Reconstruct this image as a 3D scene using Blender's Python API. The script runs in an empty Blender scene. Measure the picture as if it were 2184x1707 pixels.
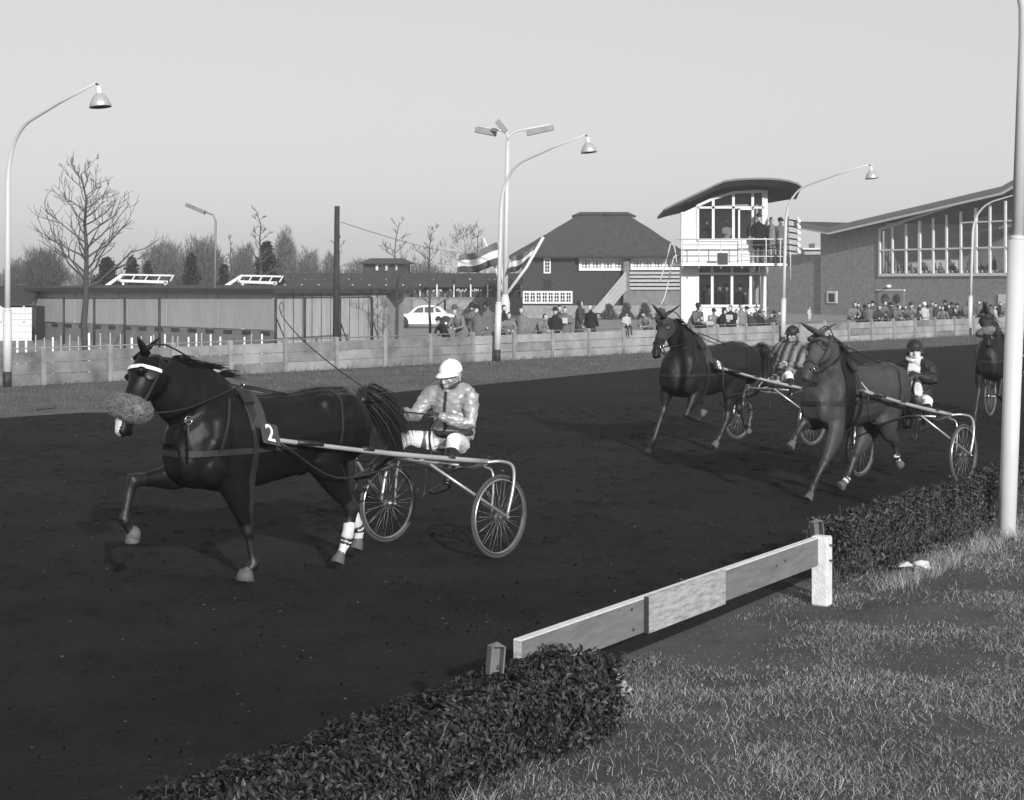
import bpy, bmesh, math, random
import numpy as np
from mathutils import Vector, Matrix, Quaternion
from mathutils.bvhtree import BVHTree

random.seed(7)
RNG = np.random.default_rng(11)
V = Vector
SC = bpy.context.scene
COL = SC.collection

# ------------------------------------------------------------------ camera
F = 3560.0; CX = 1092.0; HY = 603.0; H = 2.33          # focal length, centre and horizon in photo units, eye height
cam = bpy.data.cameras.new('camera'); camo = bpy.data.objects.new('camera', cam); COL.objects.link(camo)
cam.sensor_width = 36; cam.sensor_fit = 'HORIZONTAL'; cam.lens = 36 * F / 2184
cam.shift_y = -(853.5 - HY) / 2184
cam.clip_end = 6000; cam.clip_start = 0.1
camo.location = (0, 0, H); camo.rotation_euler = (math.pi / 2, 0, 0)
SC.camera = camo

# ------------------------------------------------------------------ sky, sun, exposure
SUN_DIR = V((0.30, -0.955, 0)).normalized(); SUN_EL = math.radians(19)
SUN_VEC = V((SUN_DIR.x * math.cos(SUN_EL), SUN_DIR.y * math.cos(SUN_EL), math.sin(SUN_EL)))
w = bpy.data.worlds.new('World'); SC.world = w; w.use_nodes = True
nt = w.node_tree; nt.nodes.clear()
o_ = nt.nodes.new('ShaderNodeOutputWorld'); bg = nt.nodes.new('ShaderNodeBackground')
sk = nt.nodes.new('ShaderNodeTexSky'); sk.sky_type = 'NISHITA'; sk.sun_disc = False
sk.sun_elevation = SUN_EL; sk.sun_rotation = math.atan2(SUN_DIR.x, SUN_DIR.y)
sk.dust_density = 2.0; sk.air_density = 1.0
bw = nt.nodes.new('ShaderNodeRGBToBW')
gm = nt.nodes.new('ShaderNodeMath'); gm.operation = 'POWER'; gm.inputs[1].default_value = 0.32
ml = nt.nodes.new('ShaderNodeMath'); ml.operation = 'MULTIPLY'; ml.inputs[1].default_value = 3.6
nt.links.new(sk.outputs[0], bw.inputs[0]); nt.links.new(bw.outputs[0], gm.inputs[0])
nt.links.new(gm.outputs[0], ml.inputs[0])
nt.links.new(ml.outputs[0], bg.inputs[0]); bg.inputs[1].default_value = 0.12
nt.links.new(bg.outputs[0], o_.inputs[0])
sl = bpy.data.lights.new('sun', 'SUN'); slo = bpy.data.objects.new('sun', sl); COL.objects.link(slo)
sl.energy = 4.6; sl.angle = math.radians(0.6); sl.color = (1.0, 1.0, 1.0)
slo.rotation_euler = SUN_VEC.to_track_quat('Z', 'Y').to_euler(); slo.location = (0, -20, 30)
SC.view_settings.view_transform = 'Standard'; SC.view_settings.look = 'None'
SC.view_settings.exposure = 0.0; SC.view_settings.gamma = 1.0; SC.view_settings.use_curve_mapping = False

# ------------------------------------------------------------------ mapping helpers
def P(px, py, Y): return V(((px - CX) / F * Y, Y, H - (py - HY) / F * Y))
def G(px, py, z=0.0):
    Y = (H - z) * F / (py - HY); return V(((px - CX) / F * Y, Y, z))
FU = V((0.658, 0.753, 0)).normalized(); FN = V((-FU.y, FU.x, 0)); F0 = V((-10.66, 37.9, 0))
def fdist(x, y): return (x - F0.x) * FN.x + (y - F0.y) * FN.y
def sstep(a, b, t):
    t = min(1, max(0, (t - a) / (b - a))); return t * t * (3 - 2 * t)
def gz(x, y): return -0.6 * sstep(2, 14, fdist(x, y))
def beyond(px, d):
    q = (px - CX) / F
    return (d + F0.x * FN.x + F0.y * FN.y) / (q * FN.x + FN.y)

# ------------------------------------------------------------------ materials
def M(name, c, rough=0.8, var=0.25, scale=4.0, bump=0.0, bscale=40.0, island=0.0, metal=0.0, spec=0.4,
      stretch=None, wave=None, detail=5, world=False, nrough=.62):
    m = bpy.data.materials.new(name); m.use_nodes = True; n = m.node_tree; b = n.nodes['Principled BSDF']
    b.inputs['Roughness'].default_value = rough; b.inputs['Metallic'].default_value = metal
    b.inputs['Specular IOR Level'].default_value = spec
    tc = n.nodes.new('ShaderNodeTexCoord'); mp = n.nodes.new('ShaderNodeMapping')
    if world:
        gw = n.nodes.new('ShaderNodeNewGeometry'); n.links.new(gw.outputs['Position'], mp.inputs[0])
    else: n.links.new(tc.outputs['Object'], mp.inputs[0])
    if stretch: mp.inputs['Scale'].default_value = stretch
    nz = n.nodes.new('ShaderNodeTexNoise'); nz.inputs['Scale'].default_value = scale; nz.inputs['Detail'].default_value = detail
    nz.inputs['Roughness'].default_value = nrough
    n.links.new(mp.outputs[0], nz.inputs['Vector'])
    mr = n.nodes.new('ShaderNodeMapRange'); mr.inputs['From Min'].default_value = 0.25; mr.inputs['From Max'].default_value = 0.75
    mr.inputs['To Min'].default_value = c * (1 - var); mr.inputs['To Max'].default_value = c * (1 + var)
    n.links.new(nz.outputs[0], mr.inputs[0]); last = mr.outputs[0]
    if island:
        ge = n.nodes.new('ShaderNodeNewGeometry'); m2 = n.nodes.new('ShaderNodeMapRange')
        m2.inputs['To Min'].default_value = 1 - island; m2.inputs['To Max'].default_value = 1 + island
        n.links.new(ge.outputs['Random Per Island'], m2.inputs[0])
        mu = n.nodes.new('ShaderNodeMath'); mu.operation = 'MULTIPLY'
        n.links.new(last, mu.inputs[0]); n.links.new(m2.outputs[0], mu.inputs[1]); last = mu.outputs[0]
    if wave:   # (axis, scale, amount, profile)
        wv = n.nodes.new('ShaderNodeTexWave'); wv.bands_direction = wave[0]; wv.inputs['Scale'].default_value = wave[1]
        wv.wave_profile = wave[3]; wv.inputs['Distortion'].default_value = wave[4] if len(wave) > 4 else 0.0
        n.links.new(tc.outputs['Object'], wv.inputs['Vector'])
        m3 = n.nodes.new('ShaderNodeMapRange'); m3.inputs['To Min'].default_value = 1 - wave[2]; m3.inputs['To Max'].default_value = 1 + wave[2] * 0.3
        n.links.new(wv.outputs['Fac'], m3.inputs[0])
        mu = n.nodes.new('ShaderNodeMath'); mu.operation = 'MULTIPLY'
        n.links.new(last, mu.inputs[0]); n.links.new(m3.outputs[0], mu.inputs[1]); last = mu.outputs[0]
    n.links.new(last, b.inputs['Base Color'])
    if bump:
        n2 = n.nodes.new('ShaderNodeTexNoise'); n2.inputs['Scale'].default_value = bscale; n2.inputs['Detail'].default_value = 6
        n.links.new(mp.outputs[0], n2.inputs['Vector'])
        bp = n.nodes.new('ShaderNodeBump'); bp.inputs['Strength'].default_value = bump; bp.inputs['Distance'].default_value = 0.02
        n.links.new(n2.outputs[0], bp.inputs['Height']); n.links.new(bp.outputs[0], b.inputs['Normal'])
    return m

def glass(name, c=0.03, alpha=0.45):
    m = bpy.data.materials.new(name); m.use_nodes = True; n = m.node_tree; b = n.nodes['Principled BSDF']
    b.inputs['Base Color'].default_value = (c, c, c, 1); b.inputs['Roughness'].default_value = 0.08
    b.inputs['Alpha'].default_value = alpha; b.inputs['Specular IOR Level'].default_value = 0.6
    return m

# ------------------------------------------------------------------ object helpers
def tag(o, label=None, cat=None, group=None, kind=None):
    if label: o['label'] = label
    if cat: o['category'] = cat
    if group: o['group'] = group
    if kind: o['kind'] = kind
    return o
def thing(name, loc, label, cat, group=None, rz=0.0):
    o = bpy.data.objects.new(name, None); COL.objects.link(o); o.location = loc; o.rotation_euler = (0, 0, rz)
    o.empty_display_size = 0.2
    return tag(o, label, cat, group)
def copy_tree(o, parent=None):
    kids = KIDS.get(o.name, [])
    c = o.copy(); COL.objects.link(c); c.parent = parent
    KIDS[c.name] = []
    for k in kids:
        cc = copy_tree(k, c); KIDS[c.name].append(cc)
    return c
KIDS = {}
def parent(o, p):
    if p is not None:
        o.parent = p; KIDS.setdefault(p.name, []).append(o)
    return o
def fastmesh(name, verts, faces, mat, par=None, smooth=False):
    verts = np.asarray(verts, dtype=np.float32); faces = np.asarray(faces, dtype=np.int32)
    me = bpy.data.meshes.new(name); k = faces.shape[1]
    me.vertices.add(len(verts)); me.vertices.foreach_set('co', verts.ravel())
    me.loops.add(faces.size); me.loops.foreach_set('vertex_index', faces.ravel())
    me.polygons.add(len(faces)); me.polygons.foreach_set('loop_start', np.arange(0, faces.size, k, dtype=np.int32))
    me.polygons.foreach_set('loop_total', np.full(len(faces), k, dtype=np.int32))
    if smooth: me.polygons.foreach_set('use_smooth', np.ones(len(faces), dtype=bool))
    me.update(calc_edges=True); me.materials.append(mat)
    o = bpy.data.objects.new(name, me); COL.objects.link(o)
    return parent(o, par)

def frame(t, side):
    t = t.normalized()
    if side is None:
        side = V((0, 0, 1)).cross(t)
        if side.length < 1e-3: side = V((1, 0, 0))
    s = side - t * side.dot(t)
    if s.length < 1e-4: s = V((0, 1, 0)) - t * t.y
    s.normalize(); return s, t.cross(s)

class MB:
    def __init__(self): self.v = []; self.f = []; self.m = []; self.sm = []; self.seg = []
    def add(self, vs, fs, mi=0, smooth=False):
        b = len(self.v); self.v += [V(x) for x in vs]
        for q in fs: self.f.append([b + i for i in q]); self.m.append(mi); self.sm.append(smooth)
    def box(self, c, s, rz=0.0, mi=0, mat=None):
        hx, hy, hz = s[0] / 2, s[1] / 2, s[2] / 2
        vs = [V((x, y, z)) for x in (-hx, hx) for y in (-hy, hy) for z in (-hz, hz)]
        R = mat if mat is not None else Matrix.Rotation(rz, 3, 'Z')
        vs = [R @ p + V(c) for p in vs]
        self.add(vs, [(0, 1, 3, 2), (4, 6, 7, 5), (0, 4, 5, 1), (2, 3, 7, 6), (0, 2, 6, 4), (1, 5, 7, 3)], mi)
    def beam(self, a, b, w, h, side=None, mi=0):
        a = V(a); b = V(b); t = b - a; s, u = frame(t, side)
        vs = []
        for p in (a, b):
            for (i, j) in ((-1, -1), (1, -1), (1, 1), (-1, 1)): vs.append(p + s * (w / 2 * i) + u * (h / 2 * j))
        self.add(vs, [(3, 2, 1, 0), (4, 5, 6, 7), (0, 1, 5, 4), (1, 2, 6, 5), (2, 3, 7, 6), (3, 0, 4, 7)], mi)
    def quadprism(self, pts, d):   # polygon pts extruded by vector d
        n = len(pts); d = V(d); pts = [V(p) for p in pts]
        self.add(pts + [p + d for p in pts], [tuple(range(n - 1, -1, -1)), tuple(range(n, 2 * n))] +
                 [(i, (i + 1) % n, n + (i + 1) % n, n + i) for i in range(n)])
    def tube(self, pts, r, seg=8, side=None, mi=0, label=None, cap=True, smooth=True):
        pts = [V(p) for p in pts]; n = len(pts)
        if not isinstance(r, (list, tuple)): r = [r] * n
        vs = []; fs = []; ps = side
        for i, p in enumerate(pts):
            t = (pts[min(i + 1, n - 1)] - pts[max(i - 1, 0)])
            if t.length < 1e-7: t = V((0, 0, 1))
            s, u = frame(t, ps)
            if side is None: ps = s
            ri = r[i]; ra, rb = (ri if isinstance(ri, (list, tuple)) else (ri, ri))
            for k in range(seg):
                a = 2 * math.pi * k / seg; vs.append(p + s * (math.cos(a) * ra) + u * (math.sin(a) * rb))
        for i in range(n - 1):
            for k in range(seg):
                k2 = (k + 1) % seg; fs.append((i * seg + k, i * seg + k2, (i + 1) * seg + k2, (i + 1) * seg + k))
        if cap:
            fs.append(tuple(range(seg - 1, -1, -1))); fs.append(tuple((n - 1) * seg + k for k in range(seg)))
        self.add(vs, fs, mi, smooth)
        if label is not None:
            for i in range(n - 1):
                ra = max(r[i]) if isinstance(r[i], (list, tuple)) else r[i]; rb = max(r[i + 1]) if isinstance(r[i + 1], (list, tuple)) else r[i + 1]
                self.seg.append((pts[i], pts[i + 1], ra, rb, label))
    def ell(self, c, r, R=None, nu=12, nv=8, mi=0, label=None):
        c = V(c); vs = []; fs = []
        for j in range(1, nv):
            th = math.pi * j / nv
            for k in range(nu):
                a = 2 * math.pi * k / nu
                p = V((r[0] * math.sin(th) * math.cos(a), r[1] * math.sin(th) * math.sin(a), r[2] * math.cos(th)))
                vs.append(p)
        vs.append(V((0, 0, r[2]))); vs.append(V((0, 0, -r[2]))); T = len(vs) - 2; B = T + 1
        for j in range(nv - 2):
            for k in range(nu):
                k2 = (k + 1) % nu; fs.append((j * nu + k, (j + 1) * nu + k, (j + 1) * nu + k2, j * nu + k2))
        for k in range(nu):
            k2 = (k + 1) % nu; fs.append((T, k, k2)); fs.append((B, (nv - 2) * nu + k2, (nv - 2) * nu + k))
        if R is not None: vs = [R @ p for p in vs]
        self.add([p + c for p in vs], fs, mi, True)
        if label is not None: self.seg.append((c, c + V((0, 0, 1e-3)), min(r), min(r), label))
    def lathe(self, prof, c, axis=None, seg=16, mi=0):   # prof (r,z)
        R = Matrix.Identity(3) if axis is None else V((0, 0, 1)).rotation_difference(V(axis)).to_matrix()
        vs = []; fs = []; n = len(prof)
        for (r, z) in prof:
            for k in range(seg):
                a = 2 * math.pi * k / seg; vs.append(R @ V((r * math.cos(a), r * math.sin(a), z)) + V(c))
        for i in range(n - 1):
            for k in range(seg):
                k2 = (k + 1) % seg; fs.append((i * seg + k, i * seg + k2, (i + 1) * seg + k2, (i + 1) * seg + k))
        self.add(vs, fs, mi, True)
    def mesh(self, name, mats):
        me = bpy.data.meshes.new(name); me.from_pydata([tuple(p) for p in self.v], [], self.f)
        for m in (mats if isinstance(mats, (list, tuple)) else [mats]): me.materials.append(m)
        me.polygons.foreach_set('material_index', self.m); me.polygons.foreach_set('use_smooth', self.sm)
        me.update(); return me
    def build(self, name, mats, par=None, loc=None):
        o = bpy.data.objects.new(name, self.mesh(name, mats)); COL.objects.link(o)
        if loc is not None: o.location = loc
        return parent(o, par)
    def organic(self, name, mats, labels, voxel=0.012, smooth=5, par=None, loc=None, fix=None):
        """fuse everything into one continuous skin; each face takes the material of its nearest labelled limb"""
        tmp = bpy.data.objects.new('tmp', self.mesh('tmp', mats[0])); COL.objects.link(tmp)
        md = tmp.modifiers.new('r', 'REMESH'); md.mode = 'VOXEL'; md.voxel_size = voxel; md.use_smooth_shade = True
        s = tmp.modifiers.new('s', 'SMOOTH'); s.factor = 0.5; s.iterations = smooth
        dg = bpy.context.evaluated_depsgraph_get(); dg.update()
        me = bpy.data.meshes.new_from_object(tmp.evaluated_get(dg)); me.name = name
        bpy.data.objects.remove(tmp)
        me.materials.clear()
        for m in mats: me.materials.append(m)
        n = len(me.polygons); c = np.empty(n * 3, dtype=np.float32); me.polygons.foreach_get('center', c); c = c.reshape(-1, 3)
        best = np.full(n, 1e9); idx = np.zeros(n, dtype=np.int32)
        for (a, b, ra, rb, lb) in self.seg:
            A = np.array(a); D = np.array(b) - A; L2 = max(1e-9, D @ D)
            t = np.clip(((c - A) @ D) / L2, 0, 1); d = np.linalg.norm(c - A - t[:, None] * D, axis=1) / (ra + (rb - ra) * t + 1e-3)
            mk = d < best; best[mk] = d[mk]; idx[mk] = labels[lb]
        if fix is not None: idx = fix(c, idx)
        me.polygons.foreach_set('material_index', idx.astype(np.int32)); me.polygons.foreach_set('use_smooth', np.ones(n, dtype=bool))
        me.update()
        o = bpy.data.objects.new(name, me); COL.objects.link(o)
        if loc is not None: o.location = loc
        return parent(o, par)

def bez(p0, p1, p2, n):
    return [V(p0) * (1 - t) ** 2 + V(p1) * 2 * t * (1 - t) + V(p2) * t * t for t in [i / n for i in range(n + 1)]]
def lerp(a, b, t): return V(a) * (1 - t) + V(b) * t
def catmull(pts, n=6):
    pts = [V(p) for p in pts]; out = []
    q = [pts[0] * 2 - pts[1]] + pts + [pts[-1] * 2 - pts[-2]]
    for i in range(1, len(q) - 2):
        for k in range(n):
            t = k / n; a, b, c, d = q[i - 1:i + 3]
            out.append(0.5 * ((2 * b) + (c - a) * t + (2 * a - 5 * b + 4 * c - d) * t * t + (-a + 3 * b - 3 * c + d) * t ** 3))
    out.append(pts[-1]); return out
# ================================================================== MATERIALS
m_grass = M('grass_soil', 0.066, .95, .8, 1.1, 1.0, 90, detail=14, nrough=.82)
m_verge = M('verge_soil', 0.085, .95, .6, .5, .8, 24, detail=12, nrough=.8)
m_yard = M('yard_gravel', 0.22, .95, .2, .6, .3, 8)
m_track = M('track_cinder', 0.0140, .95, .75, .35, 1.0, 22, spec=.10, detail=14, nrough=.75, world=True)
m_conc = M('weathered_concrete', 0.25, .9, .50, 1.3, .5, 30, island=.10, world=True, detail=8)
m_concd = M('stained_concrete', 0.155, .95, .65, 1.5, .5, 30, island=.10, world=True, detail=8)
m_post = M('concrete_post', 0.23, .9, .4, 3, .4, 40, world=True)
m_white = M('white_paint', 0.62, .45, .07, 3)
m_whitew = M('white_worn_paint', 0.66, .7, .16, 14, .4, 60)
m_pole = M('pole_enamel', 0.54, .38, .05, 2)
m_alu = M('aluminium_lamp', 0.55, .42, .06, 5, metal=.55)
m_dark = M('dark_metal', 0.03, .6, .2, 5)
m_steel = M('painted_steel', 0.17, .45, .2, 5, metal=.3)
m_wood = M('grey_board', 0.17, .85, .28, 3.0, .5, 30, stretch=(1.2, 1.2, 9))
m_woodw = M('pale_board', 0.38, .8, .7, 5, .6, 30, detail=12, nrough=.75, stretch=(1.5, 1.5, 8))
m_dwood = M('tarred_wood', 0.035, .85, .3, 6)
m_bark = M('bark', 0.055, .95, .3, 10)
m_twig = M('twig', 0.085, .95, .3, 4)
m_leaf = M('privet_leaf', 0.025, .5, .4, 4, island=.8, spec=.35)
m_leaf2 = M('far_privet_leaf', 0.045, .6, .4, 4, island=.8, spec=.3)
m_stem = M('hedge_stem', 0.08, .9, .3, 10, island=.3)
m_blade = M('grass_blade', 0.195, .75, .6, .9, detail=8, island=.8, spec=.3)
m_blade2 = M('dry_grass_blade', 0.30, .75, .4, 3, island=.5, spec=.3)
m_bladev = M('verge_grass_blade', 0.10, .8, .35, 1.0, island=.5)
m_conif = M('conifer_needles', 0.018, .9, .3, 2, island=.5)
m_fartree = M('far_twigs', 0.10, .95, .3, 1, island=.35)
m_brick = M('brown_brick', 0.235, .9, .62, 3.2, .6, 30, detail=12, nrough=.8, wave=('Z', 5.2, .12, 'SAW'))
m_roofd = M('dark_roofing', 0.03, .85, .25, 2)
m_roofe = M('pale_roof_edge', 0.55, .6, .1, 2)
m_thatch = M('thatch', 0.046, .95, .7, 3.0, .9, 9, stretch=(1, 1, .3), detail=12, nrough=.8)
m_siding = M('tarred_siding', 0.035, .8, .6, 3, detail=10, nrough=.8, wave=('Z', 2.6, .4, 'SAW'))
m_panel = M('barn_panel', 0.33, .8, .22, 1.2, detail=10, nrough=.75, stretch=(1, 1, .3), wave=('X', 2.5, .04, 'SIN'))
m_paneld = M('barn_planking', 0.26, .8, .35, 1.6, detail=10, nrough=.75, stretch=(3, 3, .4), wave=('X', 4.0, .12, 'SIN', 1.0))
m_brickb = M('barn_brick', 0.16, .9, .6, 2.4, .5, 30, detail=12, nrough=.8)
m_glass = glass('window_glass', .02, .22)
m_glassd = glass('dark_glass', .02, .62)
m_inside = M('dim_interior', 0.42, .9, .35, .45)
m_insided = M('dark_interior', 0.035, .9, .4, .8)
m_under = M('roof_soffit', 0.17, .8, .12, .5)
m_skin = M('skin', 0.43, .55, .10, 20)
m_hair = M('hair', 0.02, .7, .3, 30)
m_hairg = M('grey_hair', 0.2, .8, .3, 30)
m_shoe = M('black_leather', 0.014, .35, .2, 20)
m_trous = M('dark_trousers', 0.05, .9, .2, 8)
coats = [M('coat_%s' % n, c, .9, .22, 5, .5, 14) for n, c in
         (('black', .014), ('charcoal', .045), ('grey', .12), ('mid_grey', .165), ('pale', .38), ('brown', .08))]
m_hatd = M('dark_felt', .018, .8, .2, 9); m_hatg = M('grey_felt', .07, .85, .2, 9)
m_stone = M('pale_pebble', .10, .8, .4, 30, island=.6)

# ================================================================== GROUND
def sheet(name, rows, mat, kind='structure', dz=0.0, terrain=True):
    vs = []; fs = []; nr = len(rows); nc = len(rows[0])
    for r in rows:
        for (x, y) in r: vs.append((x, y, (gz(x, y) if terrain else 0) + dz))
    for i in range(nr - 1):
        for j in range(nc - 1): fs.append((i * nc + j, i * nc + j + 1, (i + 1) * nc + j + 1, (i + 1) * nc + j))
    mb = MB(); mb.add(vs, fs, 0, True); o = mb.build(name, mat); tag(o, kind=kind); return o
xs = [-900, -500, -250, -140, -90] + [-60 + 2.0 * i for i in range(91)] + [150, 220, 400, 900]
ys = [-120, -60, -30, -10] + [0 + 2.0 * i for i in range(81)] + [200, 300, 500, 1500]
sheet('ground', [[(x, y) for x in xs] for y in ys], m_grass)
# outer and inner edge of the cinder track
outer = [V((-46, -14, 0)), V((-27, 6, 0)), V((-17, 18.2, 0)), G(0, 893), G(250, 880), G(500, 865), G(700, 850), G(1020, 822), G(1300, 795), G(1500, 776), G(1800, 752),
         G(2080, 735), V((26, 76, 0)), V((42, 96, 0)), V((80, 140, 0))]
inner = [V((-13, -16, 0)), V((-8, -6, 0)), V((-5.2, -.3, 0)), V((-3.4, 3.0, 0)), V((-2.0, 5.6, 0)), V((-0.95, 7.6, 0)), V((0.1, 9.45, 0)), V((1.3, 11.4, 0)), V((2.6, 13.6, 0)), V((4.3, 16.6, 0)),
         V((8.5, 23, 0)), V((14, 31, 0)), V((24, 46, 0)), V((38, 64, 0)), V((75, 104, 0))]
oc = catmull(outer, 8); ic = catmull(inner, 8)
rows = []
for a, b in zip(oc, ic):
    rr = []
    for k in range(25):
        p = lerp(a, b, k / 24); rr.append((p.x, p.y))
    rows.append(rr)
sheet('track', rows, m_track, dz=.004, terrain=False)
# verge between fence and track, yard behind the fence
rows = []
for a in oc:
    s = (a - F0).dot(FU); f = F0 + FU * s
    rows.append([(lerp(a, f, k / 6).x, lerp(a, f, k / 6).y) for k in range(7)])
sheet('verge', rows, m_verge, dz=.008, terrain=False)
rows = []
for i in range(60):
    s = -40 + i * 3.2; f = F0 + FU * s + FN * .3
    rows.append([((f + FN * t).x, (f + FN * t).y) for t in (0, 1, 2, 4, 6, 8, 10, 12, 14, 18, 30, 55, 90)])
sheet('yard', rows, m_yard, dz=.012)

# ------------------------------------------------------------------ grass and hedge leaves
def in_track(X, Y):
    """signed lateral distance from inner track edge (positive on the infield side)"""
    px_ = np.array([p.x for p in ic]); py_ = np.array([p.y for p in ic]); xi = np.interp(Y, py_, px_)
    return (X - xi)
def blades(name, X, Y, Z, hgt, wid, mat, flop=0.6, label=None, cat=None):
    n = len(X); a = RNG.uniform(0, 2 * np.pi, n); la = RNG.uniform(0, 2 * np.pi, n); lean = np.abs(RNG.normal(0, flop, n)) + .4 * flop
    base = np.stack([X, Y, Z], 1); s = np.stack([np.cos(a), np.sin(a), 0 * a], 1) * (wid[:, None] / 2)
    d = np.stack([np.cos(la) * np.sin(lean * .6), np.sin(la) * np.sin(lean * .6), np.cos(lean * .6)], 1) * (hgt[:, None] * .5)
    l2 = np.minimum(lean * 1.4, 1.62)
    e = np.stack([np.cos(la) * np.sin(l2), np.sin(la) * np.sin(l2), np.cos(l2)], 1) * (hgt[:, None] * .5)
    v0 = base - s; v1 = base + s; v2 = base + d - s * .7; v3 = base + d + s * .7; v4 = base + d + e
    verts = np.stack([v0, v1, v2, v3, v4], 1).reshape(-1, 3)
    verts[:, 2] = np.maximum(verts[:, 2], np.repeat(Z, 5) - .004 + .0)
    i = np.arange(n)[:, None] * 5
    faces = np.concatenate([i + np.array([[0, 1, 3]]), i + np.array([[0, 3, 2]]), i + np.array([[2, 3, 4]])], 0)
    o = fastmesh(name, verts, faces, mat); tag(o, label, cat, kind='stuff'); return o
from mathutils import noise as mn
def dens(X, Y, s, seed=0.0):
    return np.array([mn.noise((x * s + seed, y * s, 3.3)) for x, y in zip(X, Y)])
# infield grass, dense near the camera and thinning with distance
N = 700000
Yg = 4.6 + (RNG.random(N) ** 1.35) * 16; Xg = -1.2 + RNG.random(N) * (1.5 + Yg * .36)
lat = in_track(Xg, Yg)
dn = dens(Xg, Yg, 1.1) + .55 * dens(Xg, Yg, 4.3, 9)
bare = np.exp(-((lat - .9) / .7) ** 2) * ((Yg > 8.3) & (Yg < 13.0))
keep = (lat > .12) & (RNG.random(N) < np.clip(.62 + dn * 1.9 - bare * .75, .05, 1))
X, Y = Xg[keep], Yg[keep]
blades('infield_grass', X, Y, np.zeros(len(X)), RNG.uniform(.010, .038, len(X)) * (1 + 1.1 * (dn[keep])), RNG.uniform(.0016, .0036, len(X)) * (1.15 + Y * .035), m_blade, 1.5)
n = 34000
Yg = 5.0 + RNG.random(n) ** 1.2 * 12; Xg = -.2 + RNG.random(n) * (Yg * .34); lat = in_track(Xg, Yg)
k = (lat > .5) & (RNG.random(n) < np.clip(.4 + 1.6 * dens(Xg, Yg, .9, 5), .05, 1)); X, Y = Xg[k], Yg[k]
blades('dry_straw', X, Y, np.full(len(X), .006), RNG.uniform(.03, .10, len(X)), RNG.uniform(.0018, .0035, len(X)), m_blade2, 1.3)
# taller tufts round the hedge feet
pts = []
for t in RNG.uniform(-3.2, 0.6, 3400):
    c = V((0.03, 8.6, 0)) + V((.531, .847, 0)) * (t - 1.7) + V((.847, -.531, 0)) * (.46 + abs(RNG.normal(0, .11))); pts.append((c.x, c.y))
for t in (RNG.choice(RNG.uniform(0, 2.9, 14), 1500) + RNG.normal(0, .11, 1500)).clip(0, 2.9):
    c = lerp((2.35, 12.2, 0), (4.6, 15.6, 0), t / 2.9) + V((.847, -.531, 0)) * (.10 + abs(RNG.normal(0, .10))); pts.append((c.x, c.y))
for t in RNG.uniform(0, 1, 500):
    a = RNG.uniform(0, 6.28); r = abs(RNG.normal(0, .12)); pts.append((4.5 + math.cos(a) * (r + .08), 15.2 + math.sin(a) * (r + .08)))
pts = np.array(pts); n = len(pts)
blades('tall_grass_tufts', pts[:, 0], pts[:, 1], np.zeros(n), RNG.uniform(.05, .20, n), RNG.uniform(.0022, .0042, n), m_blade2, .8)
# verge grass across the track
n = 60000; s = RNG.uniform(-6, 62, n); t = RNG.random(n)
oca = np.array([((p - F0).dot(FU), fdist(p.x, p.y)) for p in oc]); od = np.interp(s, oca[:, 0], oca[:, 1])
dd = od * (1 - t ** .8) + RNG.normal(0, .18, n) * (t < .1)
X = F0.x + FU.x * s + FN.x * dd; Y = F0.y + FU.y * s + FN.y * dd
hh = RNG.uniform(.04, .10, n) * (1 + 1.0 * (np.abs(dd) < .35)) * (1 + .6 * dens(X, Y, .7))
blades('verge_grass', X, Y, np.full(n, .008), hh, RNG.uniform(.006, .013, n), m_bladev, .8)
# pebbles and clods on the cinders
n = 900; Yg = 6.5 + RNG.random(n) * 32; Xg = (RNG.random(n) - .5) * .62 * Yg; lat = in_track(Xg, Yg); k = lat < -.1; X, Y = Xg[k], Yg[k]
mb = MB()
vs = []; fs = []
for i, (x, y) in enumerate(zip(X, Y)):
    r = RNG.uniform(.003, .009) * (1 + (RNG.random() < .04) * 1.5); a = RNG.uniform(0, 3)
    b = len(vs)
    for (dx, dy, dz) in ((1, 0, 0), (0, 1, 0), (-1, .1, 0), (.1, -1, 0), (.1, 0, .8)):
        vs.append((x + r * (dx * math.cos(a) - dy * math.sin(a)) * 1.4, y + r * (dx * math.sin(a) + dy * math.cos(a)), .004 + r * dz))
    for q in ((0, 1, 4), (1, 2, 4), (2, 3, 4), (3, 0, 4)): fs.append([b + j for j in q])
o = fastmesh('pebbles', vs, fs, m_stone); tag(o, kind='stuff')
n = 30000; Yg = 6.5 + RNG.random(n) ** 1.2 * 26; Xg = (RNG.random(n) - .5) * .62 * Yg; lat = in_track(Xg, Yg); k = (lat < -.1); X, Y = Xg[k], Yg[k]
vs = []; fs = []
for i, (x, y) in enumerate(zip(X, Y)):
    r = RNG.uniform(.005, .018) * (1 + 1.2 * (RNG.random() < .05)); a = RNG.uniform(0, 3); b = len(vs)
    for (dx, dy, dz) in ((1, 0, -.1), (0, 1, -.1), (-1, .1, -.1), (.1, -1, -.1), (.1, 0, .55)):
        vs.append((x + r * (dx * math.cos(a) - dy * math.sin(a)) * 1.3, y + r * (dx * math.sin(a) + dy * math.cos(a)), .004 + r * dz))
    for q in ((0, 1, 4), (1, 2, 4), (2, 3, 4), (3, 0, 4)): fs.append([b + j for j in q])
o = fastmesh('cinder_clods', vs, fs, m_track); tag(o, kind='stuff')

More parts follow.
